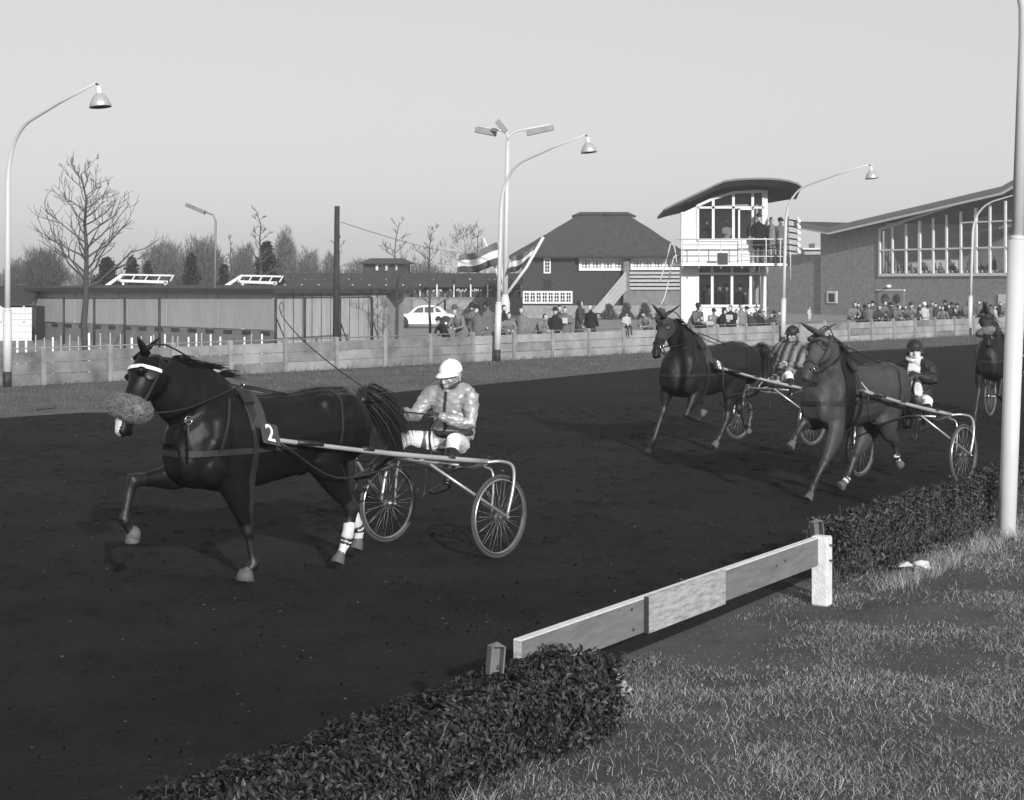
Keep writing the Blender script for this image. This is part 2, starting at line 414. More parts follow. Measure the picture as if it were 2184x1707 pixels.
vs = []; fs = []
for i in range(1100):
    y = 7.2 + RNG.random() * 24; x = (RNG.random() - .5) * .62 * y
    if in_track(np.array([x]), np.array([y]))[0] > -.25: continue
    r0 = RNG.uniform(.05, .075); b = len(vs); n_s = 9
    for k in range(n_s):
        a = 3.6 + 5.0 * k / (n_s - 1) ; ca, sa = math.cos(a), math.sin(a); hh_ = RNG.uniform(.008, .022)
        for rr_, zz_ in ((r0 * .8, .0042), (r0 * 1.08, hh_), (r0 * 1.5, .0042)): vs.append((x + ca * rr_, y + sa * rr_ * 1.15, zz_))
    for k in range(n_s - 1):
        for m_ in range(2): q_ = b + k * 3 + m_; fs.append((q_, q_ + 1, q_ + 4, q_ + 3))
o = fastmesh('hoof_prints', vs, fs, m_track); tag(o, kind='stuff')
def leaf_cloud(name, C, Nrm, size, mat, par, aspect=.5, curl=.25):
    """folded leaf blades at C, roughly facing Nrm"""
    n = len(C); nr = Nrm + RNG.normal(0, .55, (n, 3)); nr /= np.linalg.norm(nr, axis=1)[:, None]
    r = RNG.normal(0, 1, (n, 3)); r[:, 2] += .5; t = r - nr * np.sum(r * nr, 1)[:, None]; t /= np.linalg.norm(t, axis=1)[:, None]
    s = np.cross(nr, t); L = size[:, None]
    v0 = C; v3 = C + t * L - nr * L * curl; vm = C + t * L * .5 - nr * L * .06
    a = C + t * L * .48 + s * L * aspect * .5 + nr * L * .10; b = C + t * L * .48 - s * L * aspect * .5 + nr * L * .10
    verts = np.stack([v0, a, v3, b, vm], 1).reshape(-1, 3); i = np.arange(n)[:, None] * 5
    faces = np.concatenate([i + np.array([[0, 1, 4]]), i + np.array([[1, 2, 4]]), i + np.array([[2, 3, 4]]), i + np.array([[3, 0, 4]])], 0)
    o = fastmesh(name, verts, faces, mat, par); o['kind'] = 'stuff'; return o
def hedge(name, a, b, width, height, nleaf, lsize, label, mat, nstem=60, seed=0, zlow=.06, endcap=True):
    a = V(a); b = V(b); L = (b - a).length; u = (b - a) / L; n_ = V((u.y, -u.x, 0))
    root = thing(name, lerp(a, b, .5), label, 'hedge'); inv = -root.location
    s = RNG.uniform(0, L, nleaf); th = RNG.uniform(-.12, 1.12, nleaf) * np.pi
    rr = 1 - np.abs(RNG.normal(0, .14, nleaf))
    bump = 1 + .16 * np.array([mn.noise((q * 2.4 + seed, t_ * 1.4, 0)) for q, t_ in zip(s, th)]) + .10 * np.array([mn.noise((q * 9 + seed, t_ * 5, 4)) for q, t_ in zip(s, th)])
    rr *= bump
    cx = np.cos(th); cz = np.sin(th)
    sx = np.sign(cx) * np.abs(cx) ** .6; sz = np.sign(cz) * np.abs(cz) ** .55
    zc = height * .42; lx = sx * width / 2 * rr; lz = zc + sz * (height - zc) * rr
    lz = np.where(sz < 0, zc + sz * zc * 1.3, lz)
    e = RNG.random(nleaf) < .10
    if endcap:
        ends = np.where(RNG.random(nleaf) < .5, 0, L); lx = np.where(e, RNG.uniform(-width / 2, width / 2, nleaf), lx)
        lz = np.where(e, RNG.uniform(zlow, height, nleaf), lz); s = np.where(e, ends + RNG.normal(0, .05, nleaf), s)
    k = lz > zlow + .12 * np.array([mn.noise((q * 3, 7.7 + seed, 0)) for q in s])
    Cc = np.stack([a.x + u.x * s + n_.x * lx, a.y + u.y * s + n_.y * lx, lz], 1)[k]
    N_ = np.stack([n_.x * sx, n_.y * sx, np.maximum(sz, .25) * 1.0], 1)[k]
    N_ /= np.linalg.norm(N_, axis=1)[:, None]
    Cc += np.array(inv)
    leaf_cloud('foliage', Cc, N_, RNG.uniform(.6, 1.25, len(Cc)) * lsize, mat, root)
    mb = MB(); R = random.Random(seed)
    for i in range(nstem):
        q = R.uniform(0, L); l0 = R.uniform(-.3, .3) * width * .6; p = a + u * q + n_ * l0
        for j in range(3):
            top = p + V((R.uniform(-.16, .16), R.uniform(-.16, .16), height * R.uniform(.6, 1.07))); mid = lerp(p, top, .5) + V((R.uniform(-.04, .04), R.uniform(-.04, .04), 0))
            mb.tube([p + inv, mid + inv, top + inv], [.006, .004, .0016], 4)
    o = mb.build('stems', m_stem, root); o['kind'] = 'stuff'
    return root
BD = V((.531, .847, 0)); BN = V((.847, -.531, 0)); B0 = V((0.031, 8.60, 0))
hedge('privet_hedge', B0 - BD * 5.0 + BN * .16, B0 + BD * .22 + BN * .24, .52, .42, 38000, .038, 'near leafy privet hedge in the bottom foreground ending at the grey plank rail', m_leaf, 110, 3, .05)
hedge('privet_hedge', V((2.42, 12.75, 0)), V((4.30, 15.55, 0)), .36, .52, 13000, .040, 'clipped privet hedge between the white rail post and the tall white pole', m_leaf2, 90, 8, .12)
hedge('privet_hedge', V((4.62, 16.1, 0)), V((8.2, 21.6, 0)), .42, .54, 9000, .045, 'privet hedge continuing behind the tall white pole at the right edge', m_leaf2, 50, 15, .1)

# ================================================================== RAIL BOARD, POST, STAKES
def rot_from(u, up=V((0, 0, 1))):
    s = up.cross(u).normalized(); return Matrix((u, s, u.cross(s))).transposed()
RB = Matrix((BD, V((-BD.y, BD.x, 0)), V((0, 0, 1)))).transposed()
root = thing('plank_rail', B0 + BD * 2, 'long grey plank rail with white top edge and a pale patch board, beside the grass', 'rail')
L0 = -root.location
mb = MB(); c = B0 + BD * 2.04 + V((0, 0, .388))
mb.box(c + L0, (4.08, .045, .196), mat=RB); mb.build('plank', m_wood, root)
mb = MB(); mb.box(B0 + BD * 2.04 + V((0, 0, .489)) + L0, (4.085, .050, .007), mat=RB); mb.build('top_edge', m_whitew, root)
mb = MB(); mb.box(B0 + BD * -.004 + V((0, 0, .388)) + L0, (.006, .046, .196), mat=RB); mb.build('end_face', m_woodw, root)
t0 = 1.36; t1 = 2.42
mb = MB(); mb.box(B0 + BD * ((t0 + t1) / 2) + BN * .038 + V((0, 0, .392)) + L0, (t1 - t0, .028, .215), mat=RB); mb.build('patch_board', m_woodw, root)
mb = MB()
mb.box(B0 + BD * (t0 - .004) + BN * .038 + V((0, 0, .392)) + L0, (.006, .030, .213), mat=RB); mb.build('board_end', m_dwood, root)
mb = MB()
for (t, z) in ((1.2, .45), (1.22, .33), (.35, .35), (3.3, .40), (3.45, .41)):
    mb.lathe([(0, .006), (.010, .004), (.010, 0)], B0 + BD * t + BN * .023 + V((0, 0, z)) + L0, BN, 8)
o = mb.build('nail_heads', m_dark, root); o['kind'] = 'stuff'
mb = MB(); pc = G(1740, 1289) ; pc = B0 + BD * 4.11 + BN * .03
root = thing('rail_post', (pc.x, pc.y, 0), 'stout white painted post holding the far end of the plank rail', 'post')
mb = MB(); mb.box((0, 0, .25), (.10, .125, .50), mat=RB)
bm = bmesh.new(); bm.from_mesh(mb.mesh('t', m_whitew)); bmesh.ops.bevel(bm, geom=bm.edges[:], offset=.008, segments=2, affect='EDGES')
me = bpy.data.meshes.new('post_body'); bm.to_mesh(me); me.materials.append(m_whitew); bm.free(); o = bpy.data.objects.new('post_body', me); COL.objects.link(o); parent(o, root)
for z in (.44, .33):
    mb = MB(); q = RB @ V((-.01, -.062, z)); mb.tube([q, q + BN * .035], .006, 6); mb.tube([q + BN * .035, q + BN * .042], .010, 6); mb.build('nail', m_dark, root)
def stake(name, p, lean, label, h=.52, s=1.0):
    root = thing(name, (p.x, p.y, 0), label, 'stake', rz=0.45); root.rotation_euler = (lean[0], lean[1], .45)
    mb = MB(); mb.box((0, .024 * s, h / 2), (.075 * s, .008, h)); mb.box((-.034 * s, 0, h / 2), (.008, .05 * s, h)); mb.box((.034 * s, 0, h / 2), (.008, .05 * s, h))
    mb.build('channel', m_steel, root)
    mb = MB(); mb.add([(-.04 * s, -.028 * s, h), (.04 * s, -.028 * s, h), (.04 * s, .03 * s, h), (-.04 * s, .03 * s, h), (0, 0, h + .022)], [(0, 1, 4), (1, 2, 4), (2, 3, 4), (3, 0, 4)])
    mb.build('cap', m_steel, root)
stake('channel_stake', P(1040, 1420, 8.15) * 1 + V((0, 0, 0)), (-.02, .10), 'grey steel channel stake standing in the near hedge left of the plank rail', .55)
stake('channel_stake', P(1757, 1200, 12.35), (0, -.12), 'grey steel channel stake behind the white rail post', .57, 1.1)
# broken post stump in the near hedge end
st = B0 + BD * .35 + BN * .10
root = thing('broken_stump', (st.x, st.y, 0), 'broken pale post stump lying over the near hedge end under the plank', 'stump')
mb = MB(); R = random.Random(4); pr = []
pts = [V((0, .05, .20)), V((.05, .02, .31)), V((.14, -.01, .325)), V((.22, -.04, .27)), V((.30, -.08, .18))]
for i in range(len(pts) - 1):
    mb.beam(pts[i], pts[i + 1] + V((.01, 0, -.004)), .11 - .01 * i, .022, V((.5, .85, 0)))
mb.build('splintered_wood', m_woodw, root)
# low white inner rail running through the hedges
root = thing('inner_track_rail', B0 - BD * 3 - BN * .02, 'thin white inner track rail showing along the near hedge', 'rail')
mb = MB(); mb.beam(-BD * 4 + V((0, 0, .33)), BD * 2.5 + V((0, 0, .33)), .02, .035); mb.build('rail_bar', m_whitew, root)
# litter
lp = G(1968, 1222)
root = thing('paper_litter', lp, 'crumpled white paper lying on the grass near the far hedge', 'paper')
bm = bmesh.new(); bmesh.ops.create_icosphere(bm, subdivisions=3, radius=.062)
for v in bm.verts:
    k = 1 + .5 * mn.noise(v.co * 22); v.co = V((v.co.x * k * 1.2, v.co.y * k, v.co.z * k * .62 + .062))
me = bpy.data.meshes.new('crumpled_sheet'); bm.to_mesh(me); bm.free(); me.materials.append(m_white); o = bpy.data.objects.new('crumpled_sheet', me); COL.objects.link(o); parent(o, root)
mb = MB(); mb.add([(-.2, -.02, .05), (-.08, -.04, .06), (-.06, .05, .05), (-.17, .05, .07), (-.12, .0, .09)], [(0, 1, 4), (1, 2, 4), (2, 3, 4), (3, 0, 4)]); mb.build('torn_scrap', m_white, root)

# ================================================================== CONCRETE FENCE
SP = (V((19.03, 71.9, 0)) - F0).length / 25
root = thing('concrete_fence', F0, 'low grey precast concrete plank fence running the whole length of the track', 'fence')
mbp = MB(); mbp.box((0, 0, .42), (.12, .13, .84))
mbp.add([(-.06, -.065, .84), (.06, -.065, .84), (.06, .065, .84), (-.06, .065, .84), (-.035, -.035, .88), (.035, -.035, .88), (.035, .035, .88), (-.035, .035, .88)],
        [(0, 1, 5, 4), (1, 2, 6, 5), (2, 3, 7, 6), (3, 0, 4, 7), (4, 5, 6, 7)])
mepost = mbp.mesh('post', m_post)
def beveled_box(name, s, mat, off=.008):
    mb = MB(); mb.box((0, 0, 0), s); me = mb.mesh('t', mat); bm = bmesh.new(); bm.from_mesh(me)
    bmesh.ops.bevel(bm, geom=bm.edges[:], offset=off, segments=1, affect='EDGES'); bm.to_mesh(me); bm.free(); me.name = name; return me
meplank = [beveled_box('plank', (SP - .13, .05, .245), m_conc), beveled_box('plank', (SP - .13, .05, .245), m_concd)]
frz = math.atan2(FU.y, FU.x); R = random.Random(21)
for i in range(-4, 33):
    o = bpy.data.objects.new('post', mepost); COL.objects.link(o); o.location = FU * (SP * i); o.rotation_euler = (R.uniform(-.012, .012), R.uniform(-.02, .02), frz); parent(o, root)
    for k in range(3):
        o = bpy.data.objects.new('plank', meplank[1 if (i < 8 and R.random() < .75) or R.random() < .12 else 0]); COL.objects.link(o)
        o.location = FU * (SP * (i + .5)) + V((0, 0, .125 + .257 * k)) + FN * R.uniform(-.008, .008); o.rotation_euler = (R.uniform(-.01, .01), R.uniform(-.003, .003), frz); parent(o, root)
mb = MB(); mb.tube([FU * (SP * -4) + V((0, 0, .845)) + FN * .04, FU * (SP * 33) + V((0, 0, .845)) + FN * .04], .018, 6); mb.build('top_pipe', m_steel, root)

# ================================================================== LAMP POSTS
def lamp(base, toppx, Lreach, label, lean=.13, zend=6.5):
    root = thing('lamp_post', base, label, 'lamp post', 'curved white lamp posts along the track'); d = V((.753, -.658, 0))
    ln = V((lean / 6.0, 0, 0))
    def q(s, z): return d * s + V((0, 0, z)) + ln * z
    mb = MB(); mb.tube([q(0, 0), q(0, .35)], .10, 12); mb.build('base', m_dark, root)
    mb = MB(); mb.tube([q(0, .3), q(0, 1.7)], .095, 14); mb.tube([q(0, 1.7), q(0, 1.76)], [.095, .066], 14); mb.build('lower_pole', m_pole, root)
    mb = MB(); path = [q(0, 1.7), q(0, 3.2), q(0, 4.5)] + bez(q(0, 4.5), q(.02, 5.55), q(Lreach * .25, 5.86), 9)[1:] + [q(Lreach * .6, 6.18), q(Lreach, zend)]
    mb.tube(path, [.066, .06, .055] + [.05 - .002 * i for i in range(9)] + [.028, .025], 12); mb.build('curved_pole', m_pole, root)
    e = q(Lreach, zend) + V((.06, 0, -.04))
    mb = MB(); mb.tube([q(Lreach, zend), e + V((.02, 0, -.02))], .02, 8); mb.build('bracket', m_dark, root)
    ax = V((-.10, 0.04, 1)).normalized()
    mb = MB(); mb.lathe([(0, 0), (.035, -.01), (.062, -.05), (.066, -.17)], e, ax, 20); mb.build('lamp_neck', m_white, root)
    mb = MB(); mb.lathe([(.066, -.17), (.10, -.20), (.16, -.27), (.205, -.36), (.235, -.46), (.232, -.463), (.20, -.36), (.15, -.28), (.06, -.20)], e, ax, 28); hd = mb.build('lamp_shade', m_alu, root)
    mb = MB(); mb.lathe([(.228, -.455), (0, -.36)], e, ax, 28); mb.build('shade_inside', m_dark, root)
    return root
lamp(V((-11.22, 37.1, 0)), None, 3.30, 'white curved lamp post at the far left edge of the picture', .02)
lamp(V((-0.44, 49.2, 0)), None, 3.1, 'white curved lamp post standing in front of the floodlight mast', .16)
lamp(V((9.915, 61.2, 0)), None, 3.35, 'white curved lamp post beside the observation tower', .16)
lamp(V((20.0, 73.0, 0)), None, 3.65, 'farthest white curved lamp post before the glazed stand', .20)
# near pole at the right edge
bp = G(2147, 1148); root = thing('lamp_post', bp, 'thick white pole in front of the hedge at the right edge', 'lamp post', 'curved white lamp posts along the track')
def q(z): return V((.036 * z, 0, z))
mb = MB(); mb.tube([q(0), q(.03), q(2.72)], [.060, .078, .083], 24); mb.tube([q(2.72), q(2.76)], [.083, .055], 24); mb.build('lower_pole', m_pole, root)
mb = MB(); d = V((-.753, .658, 0)); mb.tube([q(2.7), q(4.6)] + bez(q(4.6), q(5.6), q(5.9) + d * 1.0, 8)[1:] + [q(6.5) + d * 3.6], [.055] * 2 + [.05] * 8 + [.028], 16); mb.build('curved_pole', m_pole, root)
e = q(6.45) + d * 3.66; mb = MB(); mb.lathe([(0, 0), (.06, -.05), (.066, -.17), (.16, -.27), (.235, -.46), (.20, -.36), (.06, -.2)], e, None, 20); mb.build('lamp_shade', m_alu, root)

# floodlight mast with flags
Yf = 57.0; bx = P(1077, 700, Yf); base = V((bx.x, Yf, gz(bx.x, Yf)))
root = thing('floodlight_mast', base, 'tall white mast carrying three box floodlights', 'floodlight mast')
def W(px, py, Y=Yf): return P(px, py, Y) - base
mb = MB(); mb.tube([V((0, 0, 0)), W(1077, 645), W(1077.5, 628)], [.17, .17, .10], 14); mb.tube([W(1077.5, 628), W(1080, 450), W(1083, 300)], [.10, .08, .07], 12); mb.build('mast', m_pole, root)
def fl(a, b, arm, t=.24, Y=Yf):
    mb = MB(); mb.beam(W(*a, Y), W(*b, Y), .26, .17, V((0, 1, 0))); o = mb.build('floodlight', m_steel, root)
    mb = MB(); mb.tube([W(*p, Y) for p in arm], .035, 8); mb.build('arm', m_pole, root)
fl((1013, 277), (1059, 286), [(1083, 300), (1082, 285), (1072, 280), (1056, 276), (1020, 270)])
fl((1060, 258), (1079, 281), [(1083, 300), (1083, 290), (1078, 282)], Y=Yf - .6)
fl((1123, 285), (1181, 272), [(1083, 300), (1086, 290), (1098, 281), (1125, 275), (1175, 266)])
mb = MB(); mb.tube([W(1079, 630), W(1123, 570), W(1159, 506)], .055, 8); mb.build('flagstaff', m_white, root)
mb = MB(); mb.tube([W(1075, 630), W(1056, 570), W(1031, 508)], .045, 8); mb.build('flagstaff', m_white, root)
mb = MB(); mb.tube([W(1076, 630), W(1068, 560), W(1062, 515)], .045, 8); mb.build('flagstaff', m_white, root)
m_fr = M('flag_red', .13, .8, .1, 3); m_fw = M('flag_white', .62, .8, .05, 3); m_fb = M('flag_blue', .06, .8, .1, 3)
def flag(name, A, B, C, D, Y, label, nx=26, ny=9):
    """A top at staff, B bottom at staff, C top free, D bottom free"""
    vs = []; fs = []; A, B, C, D = [P(*p, Y) for p in (A, B, C, D)]; org = lerp(A, B, .5)
    mb = MB()
    for i in range(nx + 1):
        u = i / nx
        for j in range(ny + 1):
            v = j / ny; p = lerp(lerp(A, C, u), lerp(B, D, u), v)
            p = p + V((0, .30 * math.sin(u * 9 + v * 2) * (.3 + u), .07 * math.sin(u * 7 + 1.2) * (.2 + u))) - org; vs.append(p)
    for i in range(nx):
        for j in range(ny): fs.append((i * (ny + 1) + j, (i + 1) * (ny + 1) + j, (i + 1) * (ny + 1) + j + 1, i * (ny + 1) + j + 1))
    b = len(mb.v); mb.v += vs
    for k, f in enumerate(fs):
        mb.f.append(f); mb.m.append((k % ny) * 3 // ny); mb.sm.append(True)
    o = mb.build(name, [m_fr, m_fw, m_fb], None, org); sd = o.modifiers.new('thickness', 'SOLIDIFY'); sd.thickness = .01
    return tag(o, label, 'flag')
flag('tricolour_flag', (1061, 517), (1066, 566), (979, 550), (976, 587), Yf - .4, 'large tricolour flag with pale middle band blowing left of the mast')
flag('tricolour_flag', (1150, 520), (1130, 556), (1092, 552), (1082, 590), Yf, 'small tricolour flag drooping from the slanted staff right of the mast')

# street light, wooden pole, wire
b = P(458, 612, 75); g_ = gz(b.x, 75); root = thing('street_light', (b.x, 75, g_), 'slim street light with a long flat lantern above the barn roof', 'street light')
def W2(px, py): return P(px, py, 75) - V((b.x, 75, g_))
mb = MB(); mb.tube([V((0, 0, 0)), W2(459, 540), W2(460, 472), W2(455, 459), W2(437, 452)], [.06, .05, .045, .035, .03], 8); mb.build('pole', m_steel, root)
mb = MB(); mb.beam(W2(397, 437), W2(437, 454), .35, .17, V((0, 1, 0))); mb.build('lantern', m_steel, root)
b = P(716, 720, 47); root = thing('wooden_pole', (b.x, 47, gz(b.x, 47)), 'dark wooden utility pole in front of the barn end', 'pole')
def W3(px, py, Y=47): return P(px, py, Y) - V((b.x, 47, gz(b.x, 47)))
mb = MB(); mb.tube([V((0, 0, 0)), W3(719, 440)], [.10, .075], 10); mb.build('trunk', m_dwood, root)
mb = MB(); mb.ell(W3(721, 472), (.05, .05, .07), label=None); mb.build('insulator', m_white, root)
pts = []
for i in range(17):
    t = i / 16; pts.append(lerp(P(721, 472, 47), P(1085, 542, 80), t) - V((0, 0, .35 * math.sin(math.pi * t))))
mb = MB(); mb.tube([p - pts[0] for p in pts], .010, 4); o = mb.build('overhead_wire', m_steel, None, pts[0]); tag(o, 'thin overhead wire running from the dark wooden pole towards the thatched house', 'wire')

# ================================================================== BARN
def wall_quad(mb, a, b, z0, z1, th=.15, mi=0):
    a = V(a); b = V(b); u = (b - a).normalized(); n_ = V((-u.y, u.x, 0))
    if n_.y < 0: n_ = -n_
    mb.quadprism([V((a.x, a.y, z0)), V((b.x, b.y, z0)), V((b.x, b.y, z1)), V((a.x, a.y, z1))], n_ * th)
A_ = V((-19.7 * 1.0, 69 * 1.0, 0)); A_ = P(73, 700, 87); A_.z = 0
B_ = P(586, 700, 71.0); B_.z = 0; C_ = P(826, 700, 70.3); C_.z = 0
zt = H - 23 / F * 71; zm = H - 101 / F * 71
root = thing('stable_barn', V((B_.x, B_.y, 0)), 'long low stable barn with pale panels and flat dark roof', 'barn')
def lo(p): return V((p[0], p[1], 0)) - V((B_.x, B_.y, 0))
a, b, c = lo(A_), lo(B_), lo(C_)
n = 5
for i in range(n):
    mb = MB(); wall_quad(mb, lerp(a, b, i / n + .002), lerp(a, b, (i + 1) / n - .002), zm, zt, .12); mb.build('panel', m_panel, root)
mb = MB(); wall_quad(mb, a + V((0, .08, 0)), b + V((0, .08, 0)), -.9, zm - .03, .12); mb.build('brick_base', m_brickb, root)
for i in range(15):
    t = (i + .5) / 15; p = lerp(a, b, t) + V((0, .06, 0)); u = (b - a).normalized()
    mb = MB(); wall_quad(mb, p - u * .35, p + u * .35, zm - .26, zm - .08, .05); mb.build('vent', m_insided, root)
n = 12
for i in range(n):
    mb = MB(); wall_quad(mb, lerp(b + V((.02, .0, 0)), c, i / n), lerp(b, c, (i + 1) / n - .004), -.9, zt, .12); mb.build('plank', m_paneld, root)
mb = MB(); back = V((-6, 14, 0))
mb.quadprism([a + V((-.4, -.3, zt)), b + V((0, -.45, zt)), c + V((.8, -.3, zt)), c + V((.8, 13, zt + .12)), a + V((-.4, 13, zt + .12))], V((0, 0, .20))); mb.build('roof', m_roofd, root)
mb = MB(); wall_quad(mb, c + V((.02, .3, 0)), c + V((.5, 3, 0)), -.9, zt); mb.build('end_wall', m_paneld, root)
# steel cage frame in front of the barn
base = P(586, 740, 66); root = thing('steel_frame_fence', V((base.x, 66, 0)), 'row of dark steel posts and top rail standing before the barn', 'fence'); o3 = V((base.x, 66, 0))
def W4(px, py, Y): return P(px, py, Y) - o3
posts = [(75, 636, 80), (136, 635, 77), (201, 634, 74), (266, 634, 72), (340, 634, 70), (588, 636, 66), (650, 636, 66), (725, 634, 66), (793, 634, 66)]
for (px, py, Y) in posts:
    t = W4(px, py, Y); mb = MB(); mb.tube([V((t.x, t.y, -.5)), t], .055, 6); mb.build('frame_post', m_dark, root)
mb = MB(); mb.tube([W4(588, 636, 66), W4(793, 634, 66)], .035, 6); mb.build('top_rail', m_dark, root)
mb = MB(); mb.tube([W4(75, 637, 80), W4(340, 637, 70)], .02, 6); mb.build('top_rail', m_dark, root)
for (x0, y0, x1, y1, Y) in ((590, 680, 607, 722, 66), (795, 686, 808, 722, 66), (727, 690, 738, 722, 66), (266, 700, 245, 735, 71)):
    mb = MB(); mb.tube([W4(x0, y0, Y), W4(x1, y1, Y - 1)], .03, 6); mb.build('strut', m_dark, root)
# white pickets
root = thing('white_picket_row', P(300, 745, 47), 'uneven row of short white stakes behind the concrete fence before the barn', 'stakes'); o4 = P(300, 745, 47)
R = random.Random(5)
for cx in (100, 150, 205, 255, 303, 350, 400, 450, 510, 575, 632, 690, 755, 810, 865, 880, 945, 990, 1018, 1080, 1125, 1155, 1207, 1262, 1400, 1440, 1500):
    px = .3725 * cx; Y = 48 + R.uniform(-.5, .5); top = P(px, 339 + .3725 * (1003 + R.uniform(-8, 22)), Y)
    mb = MB(); w_ = R.choice((.03, .045, .06)); mb.box(V((top.x, Y, (top.z - .3) / 2)) - o4, (w_, .03, top.z + .3)); mb.build('stake', m_panel if w_ < .04 else m_whitew, root)
# white frames over the roof
def frame_obj(x0, x1, ytop, legx, legy, Y, label):
    base = P(x0, 640, Y); g_ = gz(base.x, Y); o5 = V((base.x, Y, g_)); root = thing('white_timber_frame', o5, label, 'frame')
    def w(px, py, dY=0): return P(px, py, Y + dY) - o5
    mb = MB(); mb.beam(w(x0, ytop), w(x1, ytop + 2), .12, .10); mb.build('top_beam', m_white, root)
    mb = MB(); mb.beam(w(x0, ytop + 13), w(x1 - 9, ytop + 16), .12, .16); mb.build('lower_beam', m_white, root)
    n = 4
    for i in range(n + 1):
        px = x0 + (x1 - x0) * i / n; mb = MB(); mb.beam(w(px + 4, ytop + .5), w(px - 4, ytop + 14, 0), .07, .07); mb.build('cross_slat', m_white, root)
    for px in (x0 + 6, x1 - 14):
        t = w(px, ytop + 15); mb = MB(); mb.beam(V((t.x, t.y, 0)), t, .12, .12, V((1, 0, 0))); mb.build('leg', m_white, root)
    for dx in (0, 7):
        mb = MB(); mb.beam(w(legx + dx, legy + 4), w(x0 + dx * .7, ytop + 1), .09, .09); mb.build('slanted_bar', m_white, root)
frame_obj(257, 367, 586, 207, 618, 98, 'white slatted timber frame above the barn roof right of the bare tree')
frame_obj(512, 600, 588, 465, 615, 98, 'white slatted timber frame above the barn roof below the conifer')
# white hut at the far left
base = P(20, 700, 84); o6 = V((base.x, 84, gz(base.x, 84))); root = thing('white_hut', o6, 'white boarded hut with dark roof behind the left lamp post', 'hut')
for i in range(6):
    y0 = 656 + i * 13.2; a = P(-60, y0, 84) - o6; b = P(68, y0 + 12.6, 84) - o6
    mb = MB(); mb.box(((a.x + b.x) / 2, 0, (a.z + b.z) / 2), (b.x - a.x, .06, abs(a.z - b.z))); mb.build('board', m_white, root)
a = P(-60, 650, 84) - o6; b = P(70, 606, 84) - o6
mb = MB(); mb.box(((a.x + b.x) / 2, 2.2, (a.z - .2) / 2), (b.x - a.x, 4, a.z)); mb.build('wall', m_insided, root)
mb = MB(); mb.quadprism([V((a.x, -.4, a.z)), V((b.x, -.4, a.z)), V((b.x - .6, 4, a.z + .8)), V((a.x, 4, a.z + .8))], V((0, 0, .14))); mb.build('roof', m_roofd, root)
for px in (4, 53): t = P(px, 650, 84) - o6; mb = MB(); mb.box((t.x, -.15, t.z - .4), (.09, .09, .9)); mb.build('post', m_white, root)

# ================================================================== LONG LOW STAND AND KIOSK
Ys = 150
base = P(900, 670, Ys); o7 = V((base.x, Ys, -.6)); root = thing('low_grandstand', o7, 'long low spectator stand with dark roof and white posts in the distance', 'grandstand')
def w7(px, py, d=0): return P(px, py, Ys + d) - o7
a = w7(560, 582); b = w7(1125, 582); zr = a.z; ze = w7(600, 607).z
mb = MB(); mb.quadprism([V((a.x, 8, zr)), V((a.x, 0, ze)), V((a.x, 0, ze - .25)), V((a.x, 8, zr - .25))], V((b.x - a.x, 0, 0))); mb.build('roof', m_roofd, root)
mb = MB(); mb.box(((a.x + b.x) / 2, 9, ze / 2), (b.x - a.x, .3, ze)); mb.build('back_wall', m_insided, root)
zb = w7(900, 634).z
mb = MB(); mb.box(((a.x + b.x) / 2, .2, zb / 2), (b.x - a.x, .4, zb)); mb.build('front_wall', m_brickb, root)
for k in range(1, 4): mb = MB(); mb.box(((a.x + b.x) / 2, .4 + k * 1.2, (zb + .3 * k) / 2), (b.x - a.x, 1.2, zb + .3 * k)); mb.build('terrace_step', m_brickb, root)
for px in range(572, 1120, 36): t = w7(px, 610); mb = MB(); mb.box((t.x, -.05, (ze + zb) / 2), (.12, .12, ze - zb)); mb.build('post', m_white, root)
for px in (868, 935): t = w7(px, 650); mb = MB(); mb.box((t.x + 2, .0 - .1, t.z), (3, .1, .9)); mb.build('wall_panel', m_brick, root)
mb = MB(); R = random.Random(9)
for i in range(330):
    px = R.uniform(575, 1115); k = R.choice((0, 1, 2, 3)); t = w7(px, 620); z = zb + .3 * k - .15; y = .4 + 1.2 * k - .5 * (k > 0) ; x = t.x
    r = R.uniform(.9, 1.1); mb.tube([(x, y, z - .3), (x, y, z + .5 * r), (x, y, z + .62 * r)], [(.22, .16), (.23, .15), (.08, .08)], 7, mi=R.choice((0, 1, 2, 3, 1)))
    mb.ell((x, y, z + .74 * r), (.095, .1, .13), nu=7, nv=5, mi=4); 
    if R.random() < .6: mb.ell((x, y + .03, z + .80 * r), (.11, .12, .09), nu=7, nv=5, mi=0)
o = mb.build('seated_crowd', [coats[0], coats[1], coats[2], coats[3], m_skin]); o.location = o7; tag(o, 'distant crowd of spectators filling the long low stand', 'crowd', kind='stuff')
Yk = 175; base = P(824, 600, Yk); o8 = V((base.x, Yk, -.6)); root = thing('pavilion', o8, 'small distant pavilion with a hipped roof above the low stand', 'pavilion')
def w8(px, py): return P(px, py, Yk) - o8
rl = w8(765, 563); rr_ = w8(884, 563); rt = w8(790, 551); rt2 = w8(858, 551)
mb = MB(); vs = [V((rl.x, -2, rl.z)), V((rr_.x, -2, rl.z)), V((rr_.x, 4, rl.z)), V((rl.x, 4, rl.z)), V((rt.x, 0, rt.z)), V((rt2.x, 0, rt.z)), V((rt2.x, 2, rt.z)), V((rt.x, 2, rt.z))]
mb.add(vs, [(0, 1, 5, 4), (1, 2, 6, 5), (2, 3, 7, 6), (3, 0, 4, 7), (4, 5, 6, 7), (0, 3, 2, 1)]); mb.build('roof', m_thatch, root)
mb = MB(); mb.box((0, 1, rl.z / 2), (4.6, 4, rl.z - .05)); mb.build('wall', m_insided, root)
for px in (806, 826, 848): t = w8(px, 570); mb = MB(); mb.box((t.x, -1.2, t.z), (.25, .1, .7)); mb.build('post', m_white, root)

